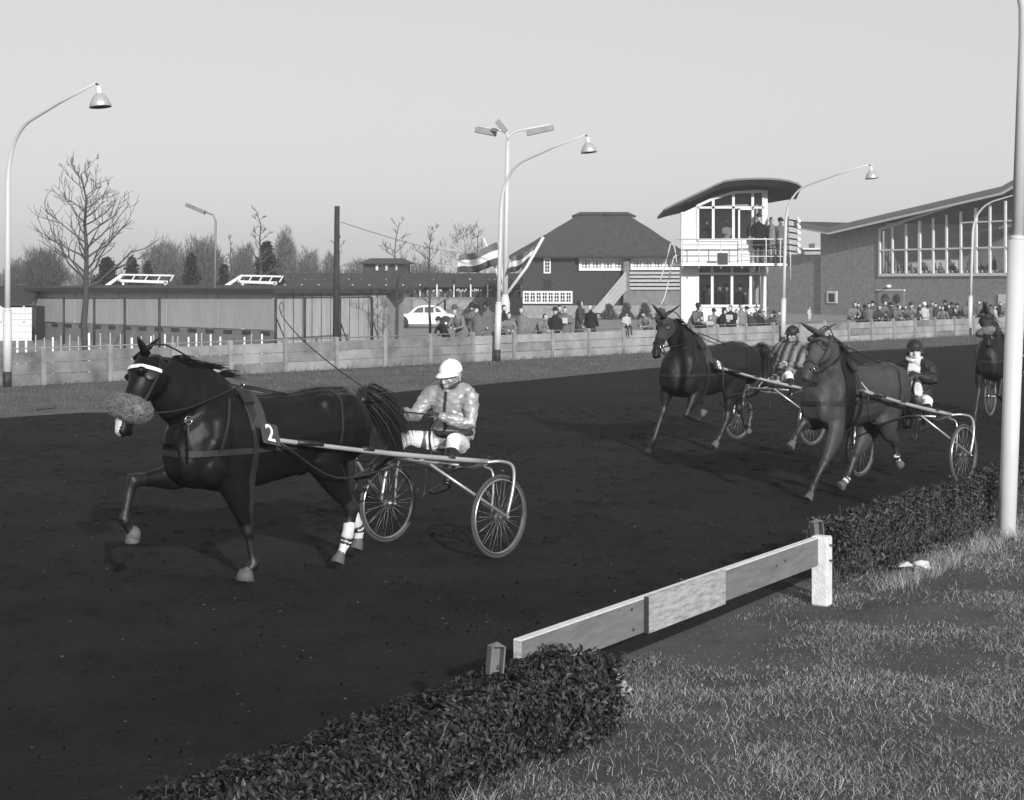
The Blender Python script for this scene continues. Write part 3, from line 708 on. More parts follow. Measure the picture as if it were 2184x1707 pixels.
# ================================================================== THATCHED HOUSE
Yh = 137.0; hb = P(1225, 600, Yh); o9 = V((hb.x, Yh, -.6)); root = thing('thatched_house', o9, 'two-storey dark timber house with big thatched hipped roof and white windows', 'house')
def w9(px, py, d=0): return P(px, py, Yh + d) - o9
x0 = w9(1114, 600).x; x1 = w9(1226, 600).x; x2 = w9(1475, 600).x; ze = w9(1114, 547).z; zr = w9(1240, 461).z + .2
mb = MB(); mb.box(((x0 + x1) / 2, 3.5, ze / 2), (x1 - x0, 7, ze)); mb.build('wall', m_siding, root)
mb = MB(); mb.box(((x1 + x2) / 2, 4.0, ze / 2), (x2 - x1 - .02, 6.6, ze)); mb.build('wall', m_siding, root)
zb = w9(1200, 652).z
mb = MB(); mb.box(((x0 + x2) / 2, -.05, zb / 2), (x2 - x0, .12, zb)); mb.build('brick_base', m_brick, root)
# roof with slight sag, thick eaves
ex0 = w9(1086, 549).x; ex1 = w9(1470, 549).x; rx0 = w9(1236, 462).x; rx1 = w9(1350, 462).x
def roofpt(u, v, side):  # u along 0..1, v 0 eave ..1 ridge
    pass
mb = MB(); Rr = random.Random(3)
E = [V((ex0, -.9, ze + .06)), V((ex1, -.9, ze + .06)), V((ex1, 9, ze + .06)), V((ex0, 9, ze + .06))]; Rg = [V((rx0, 3.6, zr)), V((rx1, 3.6, zr))]
def patch(a, b, c, d, nx, ny):
    vs = []; fs = []
    for j in range(ny + 1):
        for i in range(nx + 1):
            p = lerp(lerp(a, b, i / nx), lerp(d, c, i / nx), j / ny); s = .07 * math.sin(math.pi * j / ny); n0 = mn.noise(p * .9) * .08
            vs.append(p + V((0, 0, -s * .4 + n0)))
    for j in range(ny):
        for i in range(nx): q_ = j * (nx + 1) + i; fs.append((q_, q_ + 1, q_ + nx + 2, q_ + nx + 1))
    mb.add(vs, fs, 0, False)
patch(E[0], E[1], Rg[1], Rg[0], 30, 12); patch(E[3], E[0], Rg[0], Rg[0], 12, 12); patch(E[1], E[2], Rg[1], Rg[1], 12, 12); patch(E[2], E[3], Rg[0], Rg[1], 20, 6)
patch(E[0] - V((0, -.1, .2)), E[1] - V((0, -.1, .2)), E[1], E[0], 20, 1); mb.add([p - V((0, 0, .18)) for p in E], [(0, 1, 2, 3)])
mb.build('roof', m_thatch, root)
mb = MB(); mb.tube([Rg[0] + V((-.5, 0, -.12)), Rg[0] + V((.2, 0, .12)), Rg[1] + V((-.2, 0, .12)), Rg[1] + V((.5, 0, -.12))], [.10, .17, .17, .10], 10); mb.build('ridge_cap', m_thatch, root)
def window(root, wf, px0, py0, px1, py1, d, nx, ny, npane=1, fr=.10, frame_mat=None, gl=None, depth=.08):
    """white frame with nx main lights, each split by npane x npane thin bars"""
    a = wf(px0, py0, d); b = wf(px1, py1, d); Wd = b.x - a.x; Hh = a.z - b.z; y = a.y
    mb = MB(); fm = frame_mat or m_white
    for z in (a.z, b.z): mb.box(((a.x + b.x) / 2, y, z), (Wd + fr, depth, fr))
    for i in range(nx + 1): mb.box((a.x + Wd * i / nx, y - .002, (a.z + b.z) / 2), (fr, depth, Hh - fr))
    for i in range(nx):
        for k in range(1, npane): mb.box((a.x + Wd * (i + k / npane) / nx, y + .01, (a.z + b.z) / 2), (fr * .35, depth * .5, Hh - fr))
    for k in range(1, ny): mb.box(((a.x + b.x) / 2, y + .012, b.z + Hh * k / ny), (Wd - fr, depth * .5, fr * .35))
    o = mb.build('window', fm, root)
    for i in range(nx):
        mb = MB(); mb.box((a.x + Wd * (i + .5) / nx, y + .05, (a.z + b.z) / 2), (Wd / nx - .01, .02, Hh)); mb.build('pane', gl or m_glassd, o)
    return o
window(root, w9, 1161, 552, 1173, 582, -.10, 1, 4, 2, .12)
window(root, w9, 1117, 623, 1219, 646, -.16, 8, 3, 2, .15)
window(root, w9, 1238, 553, 1332, 574.5, .50, 4, 3, 3, .26)
window(root, w9, 1348, 553, 1460, 573, .50, 5, 3, 3, .26)
window(root, w9, 1342, 620, 1460, 645, .55, 6, 3, 2, .26)
window(root, w9, 1159, 597, 1176, 617, -.08, 1, 2, 1, .06, m_siding)
for i in range(5):
    py = 580 + i * 8.2; a = w9(1343, py, .1); b = w9(1465, py + 5.2, .1); mb = MB(); mb.box(((a.x + b.x) / 2, .1, (a.z + b.z) / 2), (b.x - a.x, .05, a.z - b.z)); mb.build('balcony_slat', m_woodw, root)
mb = MB(); a = w9(1336, 548, .05); mb.box((a.x, .05, a.z / 2), (.5, .3, a.z)); mb.build('pillar', m_brickb, root)
mb = MB(); a = w9(1343, 616, .3); b = w9(1465, 666, .3); mb.box(((a.x + b.x) / 2, .42, a.z / 2), (b.x - a.x, .2, a.z)); mb.build('lower_wall', m_brickb, root)
for k in range(4):   # outer stair
    a = w9(1262 + k * 11, 667, -.5); b = w9(1335, 580 + k * 12.5, -.5); mb = MB(); mb.beam(a, b, .06, .07); mb.build('stair_rail', m_woodw, root)
mb = MB(); mb.quadprism([w9(1262, 668, -.42), w9(1296, 668, -.42), w9(1336, 618, -.42), w9(1336, 580, -.42)], (0, .15, 0)); mb.build('stair_side', m_panel, root)

# ================================================================== OBSERVATION TOWER
Yt = 63.0; tb = P(1540, 700, Yt); gt = gz(tb.x, Yt) - .05; o10 = V((tb.x, Yt, gt))
root = thing('observation_tower', o10, 'white two-storey judges tower with curved wing roof, glazing and balcony', 'tower')
TOWER = root
def wt(px, py, d=0): return P(px, py, Yt + d) - o10
def wz(py): return wt(1500, py).z
xl = wt(1453, 0).x; xg = wt(1487, 0).x; xr = wt(1631, 0).x; D_ = 4.2
zs0 = wz(568); zs1 = wz(562.5)
# lower storey
mb = MB(); mb.box(((xl + xg) / 2, .3, zs0 / 2), (xg - xl, .6, zs0)); mb.build('pier', m_white, root)
zsill = wz(653)
mb = MB(); mb.box(((xg + xr) / 2, .12, zsill / 2), (xr - xg, .2, zsill)); mb.build('sill_wall', m_white, root)
mb = MB(); mb.quadprism([(xl, .61, 0), (xl + .2, .61, 0), (xl + .85, D_ - .1, 0), (xl + .65, D_ - .1, 0)], (0, 0, zs0)); mb.build('side_wall', m_white, root)
mb = MB(); mb.box(((xl + .9 + xr) / 2, D_, zs0 / 2), (xr - xl - .9, .15, zs0)); mb.build('back_wall', m_inside, root)
def mull(px0, px1, d, z0, z1, w=.10):
    pass
for px in (1488, 1519, 1561, 1601, 1624, 1631):
    x = wt(px, 0).x; mb = MB(); mb.box((x, .05, (zsill + zs0) / 2), (.10, .14, zs0 - zsill)); mb.build('mullion', m_white, root)
for (py, h) in ((584, .08), (653, .10)):
    mb = MB(); mb.box(((xg + xr) / 2, .03, wz(py)), (xr - xg, .12, h)); mb.build('transom', m_white, root)
for a, b in ((1488, 1519), (1519, 1561), (1561, 1601), (1601, 1624)):
    mb = MB(); xa = wt(a, 0).x + .05; xb = wt(b, 0).x - .05; mb.box(((xa + xb) / 2, .07, (zsill + zs0) / 2), (xb - xa, .02, zs0 - zsill - .04)); mb.build('pane', m_glass, root)
mb = MB(); mb.box((xr - .05, 2.1, (zsill + zs0) / 2), (.03, 4.0, zs0 - zsill)); mb.build('pane', m_glass, root)
for dy in (.05, 2.0, 4.0):
    mb = MB(); mb.box((xr, dy, zs0 / 2), (.12, .12, zs0)); mb.build('corner_post', m_white, root)
# slab / balcony floor
xb0 = wt(1447, 0).x; xb1 = wt(1672, 0).x
mb = MB(); mb.box(((xb0 + xb1) / 2, 1.6, (zs0 + zs1) / 2), (xb1 - xb0, 5.4, zs1 - zs0)); mb.build('balcony_floor', m_white, root)
# upper storey
prof = [(1417, 445), (1440, 433), (1470, 419), (1500, 405), (1525, 393), (1545, 384.5), (1570, 381), (1598, 379.5), (1625, 379), (1645, 379.5), (1665, 381), (1685, 384.5), (1700, 389.5), (1710, 396)]
def rz_(px):   # roof height above slab at front edge
    xs_ = [p[0] for p in prof]; return np.interp(px, xs_, [wt(*p, -1.6).z for p in prof])
zu = {}
def gtop(px): return rz_(px) - .42
mb = MB(); n = len(prof)
vs = []
for (px, py) in prof:
    f = wt(px, py, -1.6); e = 1.0
    if px > 1640: e = 1.0 - .55 * ((px - 1640) / 70) ** 2
    if px < 1450: e = 1.0
    yb = -1.6 + 5.9 * e
    fx = f.x + .25; e0 = min(1.0, .12 + (px - 1417) / 150)
    vs += [V((f.x, -1.6, f.z)), V((fx, yb, f.z - .62 * e * e0)), V((f.x, -1.6, f.z - .07)), V((fx, yb, f.z - .62 * e * e0 - .09))]
fs = []; 
for i in range(n - 1):
    a, b = i * 4, (i + 1) * 4; fs += [(a, b, b + 1, a + 1), (a + 2, a + 3, b + 3, b + 2), (a, a + 2, b + 2, b), (a + 1, b + 1, b + 3, a + 3)]
fs += [(0, 1, 3, 2), ((n - 1) * 4, (n - 1) * 4 + 2, (n - 1) * 4 + 3, (n - 1) * 4 + 1)]
mb.add(vs, fs); mb.build('wing_roof', m_under, root)
def polywall(px0, px1, pyb, name, mat, d=0, th=.1, top=None, nseg=4):
    mb = MB(); pts = []
    z0 = wz(pyb)
    bot = [V((wt(px0, 0).x, d, z0)), V((wt(px1, 0).x, d, z0))]
    tp = []
    for i in range(nseg + 1):
        px = px1 + (px0 - px1) * i / nseg; zz = gtop(px) if top is None else wz(top); tp.append(V((wt(px, 0).x, d, zz)))
    mb.quadprism(bot + tp, (0, th, 0)); return mb.build(name, mat, root)
polywall(1453, 1486, 562.5, 'upper_wall', m_white, 0, .2)
polywall(1486.5, 1608, 562.5, 'parapet_panel', m_white, .0, .1, 513, 1)
ux = [1488, 1521, 1564, 1605, 1628]
for i, px in enumerate(ux + [1634]):
    x = wt(px, 0).x; z0 = wz(512.5) if px < 1600 else zs1; z1 = gtop(px) + .03
    mb = MB(); mb.box((x, .02, (z0 + z1) / 2), (.10, .14, z1 - z0)); mb.build('mullion', m_white, root)
for (a, b) in zip(ux[:-1], ux[1:]):
    mb = MB(); mb.beam(V((wt(a, 0).x, .01, wz(443))), V((wt(b, 0).x, .01, wz(443))), .12, .08); mb.build('transom', m_white, root)
    mb = MB(); mb.beam(V((wt(a, 0).x, 0, gtop(a))), V((wt(b, 0).x, 0, gtop(b))), .13, .10); mb.build('head_bar', m_white, root)
    polywall(a + 1.6, b - 1.6, 443 - 1 if b > 1620 else 512.5, 'pane', m_glass, .06, .02, None, 2)
mb = MB(); mb.beam(V((wt(1488, 0).x, .0, wz(513))), V((wt(1608, 0).x, .0, wz(513))), .14, .08); mb.build('sill', m_white, root)
# door leaf half open, back wall, side glazing
mb = MB(); mb.box((wt(1597, 0).x, -.06, (zs1 + wz(443)) / 2), (wt(1609, 0).x - wt(1576, 0).x, .06, wz(443) - zs1)); 
mb2 = MB(); x_a = wt(1574, 0).x; x_b = wt(1606, 0).x
for (c, s) in ((((x_a + x_b) / 2, -.06, (zs1 + wz(512)) / 2), (x_b - x_a, .05, wz(512) - zs1)), ((x_a + .03, -.06, (wz(512) + wz(445)) / 2), (.07, .05, wz(445) - wz(512))), ((x_b - .03, -.06, (wz(512) + wz(445)) / 2), (.07, .05, wz(445) - wz(512))), (((x_a + x_b) / 2, -.06, wz(446)), (x_b - x_a, .05, .08))): mb2.box(c, s)
mb2.build('door', m_white, root)
mb = MB(); zt_ = wz(430); mb.box(((xl + .9 + xr) / 2, D_, (zs1 + zt_) / 2), (xr - xl - .9, .15, zt_ - zs1)); mb.build('back_wall', m_inside, root)
mb = MB(); mb.quadprism([(xl, .21, zs1), (xl + .2, .21, zs1), (xl + .85, D_ - .1, zs1), (xl + .65, D_ - .1, zs1)], (0, 0, wz(452) - zs1)); mb.build('side_wall', m_white, root)
for dy in (1.4, 2.8, 4.1):
    mb = MB(); mb.box((xr + .02, dy, (zs1 + gtop(1631) - .2) / 2), (.10, .10, gtop(1631) - .25 - zs1)); mb.build('side_post', m_white, root)
mb = MB(); mb.box((xr, 2.1, (zs1 + wz(410)) / 2), (.02, 4.0, wz(410) - zs1)); mb.build('pane', m_glass, root)
# railing
yr = -1.05; rail_l = wt(1449, 0).x; rail_r = wt(1676, 0).x
for (py, r) in ((512, .028), (524, .012), (536, .012), (548, .02)):
    mb = MB(); z = wz(py) ; mb.tube([(rail_l - (.25 if r > .02 else 0), yr, z), (rail_r - .2, yr, z), (rail_r, yr + .15, z), (rail_r, 3.8, z)], r, 6); mb.build('rail', m_steel if r < .02 else m_pole, root)
for px in (1450, 1484, 1530, 1574, 1625, 1655, 1676):
    x = min(wt(px, 0).x, rail_r); mb = MB(); mb.tube([(x, yr, zs0 - (.5 if px == 1676 else .1)), (x, yr, wz(512))], .022, 6); mb.build('baluster', m_pole, root)
mb = MB(); a = wt(1541, 552, -1.0); mb.box(a, (.36, .3, .42)); mb.build('loudspeaker_box', m_dark, root)
# sloping handrail/ladder left of the tower
for (pts) in ([(1408, 600), (1420, 560), (1430, 520)], [(1443, 560), (1440, 535), (1436, 522), (1430, 520)], [(1449, 544), (1440, 546), (1434, 560), (1420, 625), (1410, 650)]):
    mb = MB(); mb.tube(catmull([wt(*p, .4) for p in pts], 4), .025, 6); mb.build('ladder_rail', m_pole, root)
# signal lamps
s0 = P(1686, 500, 61.0); root = thing('signal_lamp_rack', s0, 'stack of six white signal bulbs on short arms right of the balcony', 'signal lamps')
for i in range(6):
    py = 471 + i * 13.2; a = P(1676, py - 3, 62) - s0; b = P(1700, py + 1, 61) - s0; mb = MB(); mb.tube([a, b], .03, 6); mb.build('arm', m_dark, root)
    mb = MB(); mb.ell(b + V((.07, 0, 0)), (.08, .08, .09)); mb.ell(b + V((.03, 0, .10)), (.05, .05, .05)); mb.build('bulb', m_white, root)
mb = MB(); mb.tube([P(1681, 462, 61.6) - s0, P(1681, 568, 61.6) - s0], .03, 6); mb.build('upright', m_steel, root)

# ================================================================== BRICK GRANDSTAND
def Ya(px): return 1.0 / (1 / 146.0 + (px - 1879) * (1 / 133.5 - 1 / 146.0) / (2148 - 1879))
def wg(px, py, d=0):   # point on facade plane
    Y = Ya(px); return P(px, py, Y) + V((-.5, .8, 0)) * d
ogs = wg(1900, 600); ogs.z = -.6
root = thing('brick_grandstand', ogs, 'large brick stand with tall slanted glass front and butterfly roof', 'grandstand')
GS = root; gu = (wg(2100, 600) - wg(1800, 600)); gu.z = 0; gu.normalize(); gn = V((-gu.y, gu.x, 0)); gn = gn if gn.y > 0 else -gn
def zg(px, py): return wg(px, py).z
def gp(px, z, d=0): p = wg(px, 600); return V((p.x, p.y, z)) + gn * d - ogs
def gwall(poly, th, name, mat, d=0):
    mb = MB(); mb.quadprism([gp(px, z, d) for px, z in poly], gn * th); return mb.build(name, mat, root)
ztop = lambda px: float(np.interp(px, [1727, 1795, 2167, 2400], [zg(1727, 482), zg(1795, 494), zg(2167, 409), zg(2167, 409) + 4.0]))
zlow = -.65; zsl = zg(1879, 587)
gwall([(1634, zlow), (1750, zlow), (1750, zg(1750, 543)), (1634, zg(1634, 543))], .3, 'wall', m_brick, .3)
gwall([(1750, zlow), (1877, zlow), (1877, ztop(1877)), (1795, ztop(1795)), (1750, ztop(1750))], .3, 'wall', m_brick)
gwall([(1877, zlow), (2330, zlow), (2330, zsl), (1877, zsl)], .3, 'wall', m_brick)
# roof
rp = [(1722, zg(1727, 478)), (1795, zg(1795, 491)), (2167, zg(2167, 405)), (2400, zg(2167, 405) + 4.0)]
mb = MB(); vs = []
for px, z in rp:
    for (d, dz) in ((-1.6, .22), (26, .22 + 0), (-1.6, 0), (26, 0)): vs.append(gp(px, z + dz, d))
fs = []
for i in range(3): a, b = i * 4, i * 4 + 4; fs += [(a, b, b + 1, a + 1), (a + 2, a + 3, b + 3, b + 2), (a + 1, b + 1, b + 3, a + 3)]
mb.add(vs, fs); mb.build('roof', m_roofd, root)
for (dz0, dz1, m_, d, nm) in ((.22, -.18, m_under, -1.62, 'fascia'), (-.10, -.42, m_roofe, -1.55, 'eaves_trim')):
    mb = MB()
    for i in range(3):
        (p0, z0), (p1, z1) = rp[i], rp[i + 1]; mb.quadprism([gp(p0, z0 + dz1, d), gp(p1, z1 + dz1, d), gp(p1, z1 + dz0, d), gp(p0, z0 + dz0, d)], gn * .1)
    mb.build(nm, m_, root)
mb = MB(); c_ = gp(1851, zg(1851, 465), 3); mb.box(c_, (1.0, .8, .9)); mb.build('chimney', m_brickb, root)
# glazing
mx = [1878, 1905, 1934, 1963, 1992, 2020.5, 2051, 2083, 2113, 2146, 2178, 2212, 2247, 2284, 2322]
zm_ = lambda px: zg(1879, 534)
zt2 = lambda px: ztop(px) - .55
for px in mx:
    z1 = zt2(px); mb = MB(); p0 = gp(px, zsl, -.08); p1 = gp(px, z1, -.08); wd = .26 if px in (1963, 2083) else .17; mb.beam(p0, p1, wd, .16, gu); mb.build('mullion', m_white, root)
for (zf, wd, nm) in ((lambda px: zsl, .24, 'sill'), (zm_, .14, 'transom'), (zt2, .2, 'head_bar')):
    mb = MB(); mb.beam(gp(mx[0] - 2, zf(mx[0]), -.06), gp(mx[-1], zf(mx[-1]), -.06), .2, wd, gn); mb.build(nm, m_white, root)
z3 = zg(2083, 474); mb = MB(); mb.beam(gp(2051, z3, -.05), gp(mx[-1], z3 + .0, -.05), .15, .12, gn); mb.build('transom', m_white, root)
for a, b in zip(mx[:-1], mx[1:]):
    for k, (za, zb2) in enumerate(((zsl, zm_(a)), (zm_(a), None))):
        t0 = zt2(a) if zb2 is None else zb2; t1 = zt2(b) if zb2 is None else zb2
        mb = MB(); mb.quadprism([gp(a, za, .02), gp(b, za, .02), gp(b, t1, .02), gp(a, t0, .02)], gn * .02); mb.build('pane', m_glass, root)
# interior: floor, back wall, ceiling shade, tables
mb = MB(); mb.quadprism([gp(1880, zsl - .5, .35), gp(2330, zsl - .5, .35), gp(2330, zsl - .5, 12), gp(1880, zsl - .5, 12)], (0, 0, .25)); mb.build('inner_floor', m_inside, root)
mb = MB(); mb.quadprism([gp(1880, zsl, 9), gp(2330, zsl, 9), gp(2330, ztop(2330), 9), gp(1880, ztop(1880), 9)], gn * .2); mb.build('inner_wall', m_inside, root)
mb = MB(); mb.quadprism([gp(1880, zsl - .5, .35), gp(1880, zsl - .5, 9), gp(1880, ztop(1880), 9), gp(1880, ztop(1880), .35)], gu * .2); mb.build('inner_side_wall', m_inside, root)
for k in range(5):
    a, b = 1895 + k * 62, 1930 + k * 62; mb = MB(); z = zm_(a) + 1.0 + .35 * k; mb.quadprism([gp(a, z, 6), gp(b + 20, z + .4, 6), gp(b + 20, z + .65, 6), gp(a, z + .25, 6)], gn * .2); mb.build('ceiling_beam', m_white, root)
# small window, double door, door lamp
def gbox(px0, py0, px1, py1, name, mat, d, th, par=root):
    mb = MB(); z0 = zg((px0 + px1) / 2, py1); z1 = zg((px0 + px1) / 2, py0); mb.quadprism([gp(px0, z0, d), gp(px1, z0, d), gp(px1, z1, d), gp(px0, z1, d)], gn * th); return mb.build(name, mat, par)
wn = gbox(1765, 621, 1786, 647, 'small_window', m_white, -.10, .10); gbox(1769, 626, 1782, 644, 'pane', m_insided, -.12, .03, wn)
dr = gbox(1874, 620, 1929, 690, 'double_door', M('pale_door', .24, .7, .1, 1), -.08, .08); gbox(1873, 617.5, 1931, 621, 'lintel', m_white, -.14, .14)
for px in (1890, 1915):
    p = gp(px, zg(px, 637), -.10); mb = MB(); mb.lathe([(0, .05), (.42, .04), (.42, 0)], p, -gn, 20); mb.build('round_window', m_insided, dr)
mb = MB(); p = gp(1899, zg(1899, 611), -.2); mb.ell(p, (.25, .2, .16)); mb.build('door_lamp', m_white, root)
gbox(2131, 628, 2150, 650, 'notice_board', m_white, -.1, .08)
# pale distant block between tower and stand
b_ = P(1745, 570, 190); root = thing('distant_pale_block', V((b_.x, 190, -.6)), 'small pale distant block seen between tower and brick stand', 'building')
mb = MB(); a = P(1716, 533, 190) - V((b_.x, 190, -.6)); b = P(1752, 533, 190) - V((b_.x, 190, -.6)); c = P(1738, 519, 190) - V((b_.x, 190, -.6))
mb.box(((a.x + b.x) / 2, 2, a.z / 2), (b.x - a.x, 4, a.z)); mb.box(((c.x + b.x) / 2, 2, c.z / 2), (b.x - c.x, 3.9, c.z)); mb.build('wall', m_panel, root)
mb = MB(); mb.box(((a.x + b.x) / 2, 1.8, a.z + .1), (b.x - a.x + .6, 4.8, .18)); mb.build('flat_roof', m_roofe, root)

# ================================================================== CAR
def car(loc, L=4.5):
    root = thing('parked_car', loc, 'white rounded 1950s saloon parked behind the fence facing left', 'car')
    m_car = M('car_enamel', .72, .25, .03, 2); m_chr = M('chrome', .5, .2, .1, 5, metal=.9); m_rub = M('tyre_rubber', .02, .7, .1, 5)
    # body: cross-section profile extruded across width with tumblehome
    side = [(-2.2, .38), (-2.26, .62), (-2.15, .82), (-1.6, .90), (-.95, .94), (-.55, 1.0), (0, 1.0), (.9, 1.0), (1.35, .96), (2.0, .86), (2.25, .66), (2.22, .36), (1.75, .28), (-1.8, .28)]
    bm = bmesh.new(); W_ = .86
    mb = MB(); n = len(side); vs = []
    for (yy, k) in ((-W_, .93), (-W_ * .97, 1.0), (W_ * .97, 1.0), (W_, .93)):
        for (x, z) in side: vs.append(V((x * (1 if k == 1 else .985), yy, .62 + (z - .62) * (1 if k == 1 else .9))))
    fs = [tuple(range(n - 1, -1, -1)), tuple(3 * n + i for i in range(n))]
    for s in range(3):
        for i in range(n): j = (i + 1) % n; fs.append((s * n + i, s * n + j, (s + 1) * n + j, (s + 1) * n + i))
    mb.add(vs, fs, 0, False); mb.build('body', m_car, root)
    roof = [(-1.0, .95), (-.62, 1.30), (-.35, 1.44), (.1, 1.50), (.6, 1.48), (1.0, 1.36), (1.42, .96)]
    mb = MB(); n = len(roof); vs = []
    for (yy, k) in ((-.80, 0), (-.62, 1), (.62, 1), (.80, 0)):
        for (x, z) in roof: vs.append(V((x, yy if z < 1.0 or k == 0 and z < 1 else yy * (.93 if k else .98 - .16 * (z - .95) / .5), z if k else min(z, 1.42) - .0)))
    fs = []
    for s in range(3):
        for i in range(n - 1): fs.append((s * n + i, s * n + i + 1, (s + 1) * n + i + 1, (s + 1) * n + i))
    fs += [tuple(range(n - 1, -1, -1)), tuple(3 * n + i for i in range(n))]
    mb.add(vs, fs, 0, False); mb.build('cabin', m_car, root)
    for (pts) in ([(-.72, 1.02), (-.42, 1.32), (-.05, 1.38), (-.05, 1.02)], [(.03, 1.02), (.03, 1.385), (.58, 1.38), (.62, 1.02)], [(.74, 1.04), (.70, 1.34), (.92, 1.28), (1.12, 1.04)]):
        for sy in (-1, 1): mb = MB(); mb.quadprism([V((x, sy * (.80 - .10 * (z - 1) / .4) + (-.012 if sy < 0 else 0), z)) for x, z in pts], (0, .012, 0)); mb.build('side_window', M_GL, root)
    mb = MB(); mb.quadprism([(-1.0, -.66, 1.0), (-.64, -.56, 1.34), (-.64, .56, 1.34), (-1.0, .66, 1.0)], (-.012, 0, .012)); mb.build('windscreen', M_GL, root)
    for x in (-1.42, 1.38):
        for y in (-.84, .84):
            wob = MB(); wob.lathe([(.17, -.07), (.30, -.09), (.33, -.05), (.33, .05), (.30, .09), (.17, .07)], (x, y, .33), (0, 1, 0), 20); wo = wob.build('wheel', m_rub, root)
            wob = MB(); wob.lathe([(.0, .10), (.06, .105), (.10, .08), (.10, -.08), (.06, -.105), (0, -.10)], (x, y, .33), (0, 1, 0), 20); wob.build('hubcap', m_alu, wo)
            mb = MB(); sy_ = -1 if y < 0 else 1; mb.lathe([(0, .012), (.42, .012), (.42, -.02)], (x, .866 * sy_, .40), (0, sy_, 0), 24); mb.build('wheel_arch', m_dark, root)
    mb = MB(); mb.tube([(-2.2, -.7, .42), (-2.36, -.55, .44), (-2.38, .55, .44), (-2.2, .7, .42)], .06, 8); mb.build('front_bumper', m_chr, root)
    mb = MB(); mb.tube([(2.18, -.7, .42), (2.34, -.55, .44), (2.34, .55, .44), (2.18, .7, .42)], .06, 8); mb.build('rear_bumper', m_chr, root)
    for y in (-.62, .62): mb = MB(); mb.ell((-2.18, y, .72), (.07, .10, .10)); mb.build('headlight', m_chr, root)
    return root
M_GL = glass('car_glass', .10, .8)
cy = 107.0; cp = P(906, 702, cy); car(V((cp.x, cy, gz(cp.x, cy))))

# ================================================================== TREES
def bare_tree(name, base, height, label, seed, trunk_r=.09, levels=4, spread=1.0, mat=None, twig_r=.008, n1=16, shape='cone', start=.22, group=None):
    R = random.Random(seed); mb = MB(); cm = MB(); base = V(base)
    root = thing(name, base, label, 'tree', group)
    lead = [V((0, 0, 0))]; 
    for i in range(1, 9): lead.append(V((mn.noise((seed, i * .7, 0)) * .06 * height * (i / 8), mn.noise((i * .7, seed, 5)) * .06 * height * (i / 8), height * i / 8)))
    mb.tube(lead, [trunk_r * (1 - .9 * (i / 8)) + .006 for i in range(9)], 8)
    def at(t): f = t * 8; i = min(7, int(f)); return lerp(lead[i], lead[i + 1], f - i)
    def branch(p, d, L, r, lev):
        pts = [p]; dd = V(d); n = 4
        for i in range(n):
            dd = (dd + V((R.gauss(0, .16), R.gauss(0, .16), R.gauss(.07, .10)))).normalized(); pts.append(pts[-1] + dd * (L / n))
        rs = [max(twig_r * .5, r * (1 - .75 * i / n)) for i in range(n + 1)]
        cm.tube(pts, rs, 4 if lev > 1 else 5, cap=False)
        if lev < levels:
            k = R.randint(3, 5) if lev < levels - 1 else R.randint(2, 4)
            for j in range(k):
                t = R.uniform(.25, 1.0); f = t * n; i = min(n - 1, int(f)); q_ = lerp(pts[i], pts[i + 1], f - i)
                ax = V((R.gauss(0, 1), R.gauss(0, 1), R.gauss(.15, .6))).normalized(); nd = (dd * 1.0 + ax * .75).normalized()
                branch(q_, nd, L * R.uniform(.38, .62), r * .5, lev + 1)
    for i in range(n1):
        t = start + (1 - start) * (i + R.random()) / n1; a = i * 2.4 + R.uniform(-.4, .4); up = .35 + .9 * t
        if shape == 'cone': L = height * .40 * spread * (1.15 - t) ** .8
        else: L = height * .42 * spread * math.sqrt(max(.05, 1 - (2 * (t - .5)) ** 2)) * .9 + .2
        d = V((math.cos(a), math.sin(a), up * (.6 if shape == 'cone' else .8))).normalized()
        branch(at(t), d, L, trunk_r * .42 * (1.1 - t) + .008, 1)
    mb.build('trunk', m_bark, root); o = cm.build('crown', mat or m_twig, root); return root
def gpos(px, Y): x = (px - CX) / F * Y; return V((x, Y, gz(x, Y)))
def ttop(py, Y): return H - (py - HY) / F * Y
b = gpos(182, 49); bare_tree('bare_tree', b, ttop(372, 49) - b.z, 'large leafless tree standing before the barn near the left edge', 5, .12, 3, 1.0, n1=30, start=.42, twig_r=.012)
b = gpos(846, 66); bare_tree('bare_tree', b, ttop(474, 66) - b.z, 'slender leafless tree beside the bonnet of the white car', 12, .06, 3, .62, n1=14, start=.38, twig_r=.012)
b = gpos(916, 63); bare_tree('bare_tree', b, ttop(496, 63) - b.z, 'slender leafless tree standing before the doors of the white car', 17, .06, 3, .72, n1=14, start=.36, twig_r=.012)
b = gpos(555, 110); bare_tree('bare_tree', b, ttop(448, 110) - b.z, 'tall thin leafless tree poking above the dark conifer', 23, .12, 3, .5, n1=16, start=.4, twig_r=.02)
b = gpos(492, 115); bare_tree('bare_tree', b, ttop(500, 115) - b.z, 'spindly leafless tree left of the conifer', 29, .10, 3, .35, n1=9, start=.5, twig_r=.02)
b = gpos(723, 150); bare_tree('bare_tree', b, ttop(502, 150) - b.z, 'leafless tree behind the dark wooden pole', 31, .12, 3, .6, n1=12, start=.4, twig_r=.02, mat=m_fartree)
b = gpos(1020, 160); bare_tree('bare_tree', b, ttop(486, 160) - b.z, 'leafless crooked tree above the large flag', 37, .14, 3, .4, n1=10, start=.5, twig_r=.025, mat=m_fartree)
b = gpos(990, 170); bare_tree('bare_tree', b, ttop(500, 170) - b.z, 'wispy leafless tree left of the large flag', 41, .10, 4, .8, n1=14, start=.4, twig_r=.02, mat=m_fartree, shape='round')
